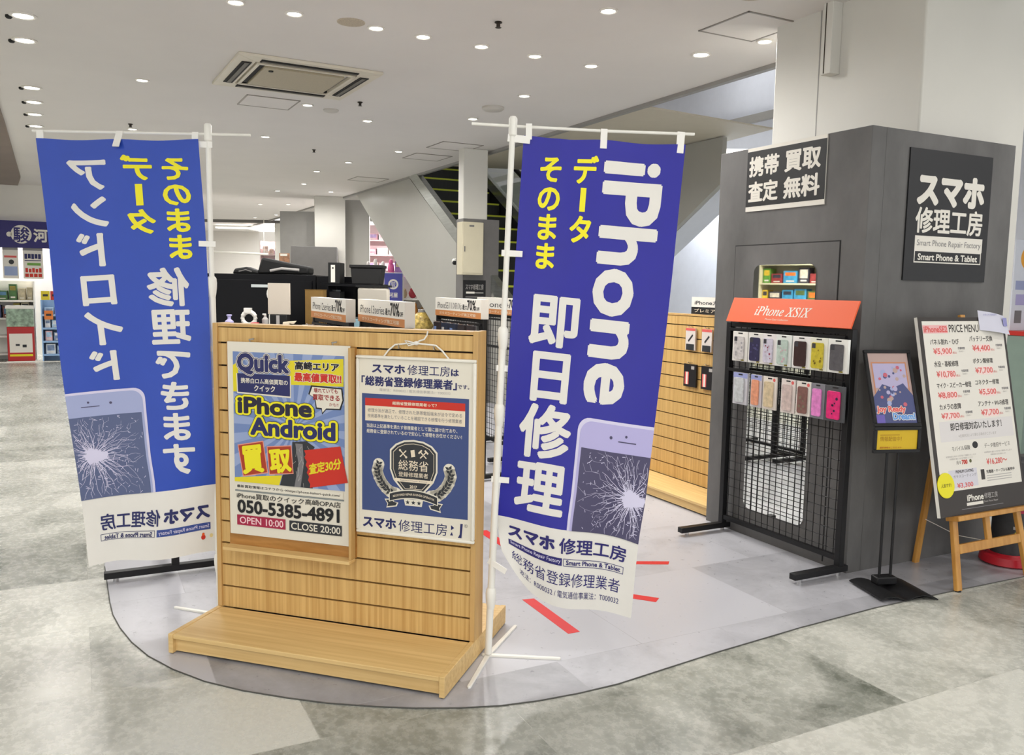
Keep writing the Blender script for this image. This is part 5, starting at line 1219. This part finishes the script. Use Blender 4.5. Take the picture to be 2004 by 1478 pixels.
# white post and rail
b = MB(); b.box(-6.25, 22.4, 0, -6.05, 22.6, 3.0, PWHITE); struct(b.obj('wall_post_far'))
b = MB(); b.cyl((-8.2, 21.6, 2.18), (-6.2, 21.6, 2.12), 0.03, PWHITE, 10); b.cyl((-8.1, 21.6, 2.18), (-8.1, 21.6, 3.0), 0.008, PWHITE, 8); b.cyl((-6.3, 21.6, 2.12), (-6.3, 21.6, 3.0), 0.008, PWHITE, 8); tag(b.obj('hanging_rail'), 'thin white horizontal rail crossing the far shop above the black cabinets', 'rail')
def shelf(label, loc, yaw, w, h, d, n, m):
    t = thing('display_shelf', label, 'shelf', loc, yaw)
    b = MB(); b.box(0, d, 0, w, d+0.03, h, m); b.obj('back_panel', t)
    zs = []
    for k in range(n):
        z = 0.1+(h-0.15)*k/n; b = MB(); b.box(0.02, 0, z, w-0.02, d, z+0.03, m); b.obj('shelf', t); zs.append(z+0.0305)
    for x in (0, w-0.02):
        b = MB(); b.box(x, 0, 0, x+0.02, d, h, m); b.obj('side_panel', t)
    return zs
def goods(name, label, cat, group, loc, yaw, w, zs, d, cols, gap, hmax, rng, round_=0.0, skip=()):
    Rz = Matrix.Rotation(rad(yaw), 4, 'Z'); n = 0
    for k, z in enumerate(zs):
        if k in skip: continue
        x = 0.05
        while x < w-0.08:
            bw = rng.uniform(0.6, 1.2)*gap; bw = min(bw, w-0.03-x); bh = rng.uniform(0.55, 0.98)*hmax
            c = cols[rng.randrange(len(cols))]; m = mat('goods_'+'_'.join(map(str, c)), c, 0.45, noise=0.14, nscale=(14, 14, 14))
            b = MB()
            if rng.random() < round_: b.ball((0, 0, bh*0.42), bw*0.46, min(d*0.4, bw*0.45), bh*0.42, m, 12); b.ball((0, -0.02, bh*0.82), bw*0.3, bw*0.28, bh*0.2, m, 10)
            else:
                b.box(-bw*0.47, -d*0.3, 0, bw*0.47, d*0.3, bh, m); s = Sheet(b, -bw*0.47, bh, bw*0.94, bh, -d*0.3)
                c2 = cols[rng.randrange(len(cols))]; s.rect(0.12, 0.12, 0.88, rng.uniform(0.35, 0.7), mat('goods_'+'_'.join(map(str, c2)), c2, 0.45, noise=0.14, nscale=(14, 14, 14)), 1)
                s.rect(0.2, 0.78, 0.8, 0.88, WHITE, 1)
            q = Vector(loc)+Rz @ Vector((x+bw/2, d*0.55, z)); o = b.obj(name, loc=q, yaw=rad(yaw)); tag(o, label, cat, group); n += 1
            x += bw+0.015
    return n
PINKM = mat('pale_pink_shelf', (232, 208, 208), 0.5, noise=0.01)
rng = random.Random(5)
PK = [(226, 196, 200), (210, 160, 172), (236, 226, 224), (196, 170, 160), (170, 150, 190), (224, 214, 206)]
zs = shelf('pale pink shelf of goods far back left of the grey plinth', (-7.0, 23.6, 0), 0, 0.9, 2.55, 0.3, 7, PINKM)
goods('boxed_good', 'small pink and white boxed item on the pale pink shelf far back', 'boxed item', 'boxed items on the far pink shelf', (-7.0, 23.6, 0), 0, 0.9, zs, 0.3, PK, 0.16, 0.24, rng, skip=(0, 1))
zs = shelf('tall pink and white shelf seen through the triangle under the escalator', (-3.35, 19.2, 0), 0, 2.3, 2.75, 0.35, 8, PINKM)
goods('boxed_good', 'pale pink boxed item on the tall shelf under the escalator slope', 'boxed item', 'boxed items on the tall pink shelf', (-3.35, 19.2, 0), 0, 2.3, zs, 0.35, PK+[(236, 232, 232)], 0.26, 0.2, rng, skip=(0, 1, 2))
zs = shelf('white low shelf heaped with plush toys under the escalator slope', (-2.62, 14.6, 0), 0, 1.62, 1.55, 0.4, 4, PWHITE)
TOYC = [(236, 224, 220), (226, 120, 170), (240, 236, 232), (150, 110, 170), (222, 150, 70), (180, 60, 70), (150, 120, 80), (206, 190, 150), (236, 110, 160), (90, 90, 110)]
goods('plush_toy', 'small plush toy on the white shelf under the escalator slope', 'plush toy', 'plush toys under the escalator', (-2.62, 14.6, 0), 0, 1.62, [z for z in zs]+[1.552], 0.4, TOYC, 0.135, 0.30, rng, round_=0.75, skip=(0, 1))
t = thing('hanging_banner', 'small blue banner with white round emblem among the plush toys', 'banner', (-2.02, 14.35, 0), 0)
b = MB(); b.box(-0.15, -0.012, 1.14, 0.15, 0.012, 1.60, mat('indigo_print', (72, 74, 158), 0.5)); s = Sheet(b, -0.15, 1.6, 0.3, 0.46, -0.012); s.disc(0.5, 0.40, 0.085, WHITE, 1); s.disc(0.5, 0.40, 0.055, MATS['indigo_print'], 2); s.text('駿', (0.38, 0.30, 0.62, 0.50), WHITE, 3); s.text('河屋', (0.25, 0.70, 0.75, 0.88), WHITE, 1, 0.02); b.obj('cloth', t, smooth=False)
b = MB(); b.cyl((0.16, 0.02, 0), (0.16, 0.02, 1.62), 0.01, PWHITE, 8); b.cyl((-0.16, 0.02, 1.605), (0.165, 0.02, 1.605), 0.006, PWHITE, 8); b.obj('pole', t)
b = MB(); b.lathe([(0.12, 0), (0.12, 0.02)], (0.16, 0.02, 0), PWHITE, 16); b.obj('base', t)
# clear globe of goods near the counter end
t = thing('toy_globe', 'clear globe of orange and yellow capsules at the escalator foot', 'capsule machine', (-1.33, 12.6, 0), 0)
b = MB(); b.box(-0.13, -0.13, 0, 0.13, 0.13, 0.72, GREYM); b.obj('pedestal', t, bevel=0.01)
b = MB(); b.ball((0, 0, 0.86), 0.17, 0.17, 0.17, mat('globe_mix', (206, 160, 90), 0.25, noise=0.4, nscale=(18, 18, 18)), 20); b.obj('globe', t)
b = MB(); b.lathe([(0.08, 1.01), (0.08, 1.05)], (0, 0, 0), GREYM, 16); b.obj('cap', t)

# left toy shop, its front follows the building grid
SO = Vector((-8.4, 14.2, 0)); RZ = Matrix.Rotation(rad(YE), 4, 'Z')
sh = lambda x, y, z: SO+RZ @ Vector((x, y, z))
t = thing('shop_sign', 'long navy shop sign with a white fish emblem at the far left', 'sign', tuple(sh(0, 0, 0)), YE)
b = MB(); INDI = mat('sign_indigo', (34, 28, 104), 0.4, noise=0.01); b.box(-2.2, 0.3, 1.925, 2.6, 0.42, 2.375, INDI); s = Sheet(b, -0.13, 2.375, 0.9, 0.45, 0.3)
s.disc(0.36, 0.50, 0.155, WHITE, 1, 28); s.disc(0.09+0.075, 0.51, 0.042, WHITE, 1); s.text('駿', (0.225, 0.22, 0.50, 0.80), INDI, 2, 0.02)
s.text('河', (0.56, 0.27, 0.80, 0.78), WHITE, 1, 0.035); s.text('屋', (0.84, 0.27, 1.08, 0.78), WHITE, 1, 0.035); b.obj('panel', t, smooth=False)
b = MB(); b.box(-2.2, 0.44, 2.38, 2.6, 0.5, 3.0, WALLW); struct(b.obj('wall_shop_front', loc=SO, yaw=rad(YE)))
b = MB(); b.box(-2.2, 1.6, 0, 3.2, 1.7, 2.9, WALLW); struct(b.obj('wall_shop_back', loc=SO, yaw=rad(YE)))
b = MB(); b.beam(sh(-3, -0.02, 0.006), sh(3.5, -0.02, 0.006), 0.10, 0.012, PWHITE); struct(b.obj('trim_8'))
for x0, x1, cols, lab in ((-0.10, 0.13, (SALMON, CHAR, BLUEPIC2), 'poster with a red strip under the navy shop sign, left one'), (0.20, 0.50, (NAVY, mat('green_print', (110, 160, 70), 0.5), REDP), 'poster with lines of red and green lettering under the navy shop sign')):
    t = thing('shop_poster', lab, 'poster', tuple(sh(0, 0, 0)), YE)
    b = MB(); b.box(x0, 0.40, 1.405, x1, 0.415, 1.885, WHITE); s = Sheet(b, x0, 1.885, x1-x0, 0.48, 0.40)
    if x0 < 0: s.rect(0.1, 0.2, 0.9, 0.27, cols[0], 1); s.disc(0.55, 0.42, 0.04, cols[1], 1); s.rect(0.08, 0.58, 0.92, 0.9, cols[2], 1)
    else: [s.rect(0.08+0.17*k, 0.12, 0.22+0.17*k, 0.30-0.02*(k % 2), cols[0], 1) for k in range(5)]; s.rect(0.08, 0.34, 0.9, 0.37, cols[0], 1); s.rect(0.2, 0.44, 0.88, 0.53, cols[1], 1); [s.rect(0.1+0.17*k, 0.62+0.03*(k % 2), 0.23+0.17*k, 0.78, cols[2], 1) for k in range(5)]; [s.rect(0.08+0.22*k, 0.82, 0.26+0.22*k, 0.94, cols[2], 1) for k in range(4)]
    b.obj('sheet', t, smooth=False)
    b = MB(); b.box(x0, 0.405, 1.885, x1, 0.415, 1.925, GREYM); b.obj('hanger', t)
MIX = [(70, 110, 60), (60, 70, 110), (190, 180, 150), (120, 60, 50), (200, 200, 196), (80, 120, 150), (150, 140, 60), (40, 44, 50), (90, 130, 80)]
zs = shelf('white shelf of colourful toy boxes under the navy shop sign', tuple(sh(-0.75, 0.30, 0)), YE, 1.10, 1.36, 0.4, 4, PWHITE)
goods('toy_box', 'colourful toy box on the shelf under the navy shop sign', 'toy box', 'toy boxes under the navy shop sign', tuple(sh(-0.75, 0.30, 0)), YE, 1.10, zs, 0.4, MIX, 0.16, 0.28, rng, skip=(0, 1))
t = thing('crane_machine', 'small red game machine with a white panel at the far left shop', 'game machine', tuple(sh(-0.06, -0.02, 0)), YE)
REDM = mat('machine_red', (176, 34, 34), 0.35, noise=0.03)
b = MB(); b.box(0, 0, 0.02, 0.40, 0.28, 0.60, REDM); s = Sheet(b, 0, 0.60, 0.40, 0.58, 0.0); s.rect(0.08, 0.2, 0.92, 0.75, WHITE, 1); s.rect(0.3, 0.5, 0.45, 0.56, CHAR, 2); s.rect(0.55, 0.52, 0.7, 0.6, CHAR, 2); s.rect(0.08, 0.8, 0.92, 0.86, YEL, 1); b.obj('cabinet', t, bevel=0.01)
b = MB(); b.box(0.0, 0, 0.60, 0.40, 0.28, 0.90, mat('machine_window', (120, 140, 120), 0.15, noise=0.4, nscale=(14, 14, 14))); b.obj('window', t)
b = MB(); b.box(-0.01, -0.01, 0.90, 0.41, 0.29, 0.95, PWHITE); b.obj('top', t)
b = MB(); b.box(-0.02, -0.03, 0, 0.42, 0.29, 0.02, PWHITE); b.obj('base', t)
LB = mat('light_blue_case', (150, 186, 226), 0.4, noise=0.03)
zs = shelf('light blue display shelf at the shop entrance beside the left banner', tuple(sh(0.45, -0.02, 0)), YE, 1.0, 1.05, 0.3, 4, LB)
goods('toy_figure_box', 'small pale boxed figure on the light blue shelf', 'toy box', 'boxed figures on the light blue shelf', tuple(sh(0.45, -0.02, 0)), YE, 1.0, zs, 0.3, [(220, 230, 240), (170, 200, 224), (226, 180, 180), (120, 140, 170), (236, 236, 236)], 0.13, 0.19, rng)
for x, z, c, lab in ((0.46, 0.98, (226, 206, 50), 'small yellow card sign on the light blue shelf'), (0.60, 1.0, (196, 60, 50), 'small red card sign with dark glasses picture on the light blue shelf'), (0.50, 0.72, (226, 130, 60), 'orange card sign on the front of the light blue shelf')):
    b = MB(); m = mat('cardsign_%d' % c[1], c, 0.5); b.box(0, 0, 0, 0.13, 0.01, 0.15, m); s = Sheet(b, 0, 0.15, 0.13, 0.15, 0); s.rect(0.2, 0.35, 0.8, 0.6, CHAR, 1)
    z_ = 1.0505 if z > 0.9 else 0.72
    tag(b.obj('card_sign', loc=sh(x, -0.035 if z_ < 1 else 0.02, z_), yaw=rad(YE)), lab, 'card sign')
# a shelf further along the left, seen in the booth mirror
ML = (-9.4, 5.4, 0); MY = 97
zs = shelf('lit shelf of game boxes reflected in the booth mirror', ML, MY, 3.4, 2.3, 0.4, 6, mat('cream_shelf', (224, 216, 180), 0.5, noise=0.01))
GAME = [(96, 150, 60), (70, 150, 190), (230, 190, 60), (226, 120, 50), (60, 60, 70), (220, 210, 190), (150, 60, 60), (90, 110, 60)]
lamp('fill_light_panel', (-8.3, 7.0, 2.9), 0.4, 2.4, 120, 'added fill lamp over the shelf of game boxes')  # lamp added to brighten the shelf for its reflection
goods('game_box', 'colourful game box on the shelf reflected in the booth mirror', 'game box', 'game boxes reflected in the mirror', ML, MY, 3.4, zs, 0.4, GAME, 0.24, 0.3, rng, skip=(0,))
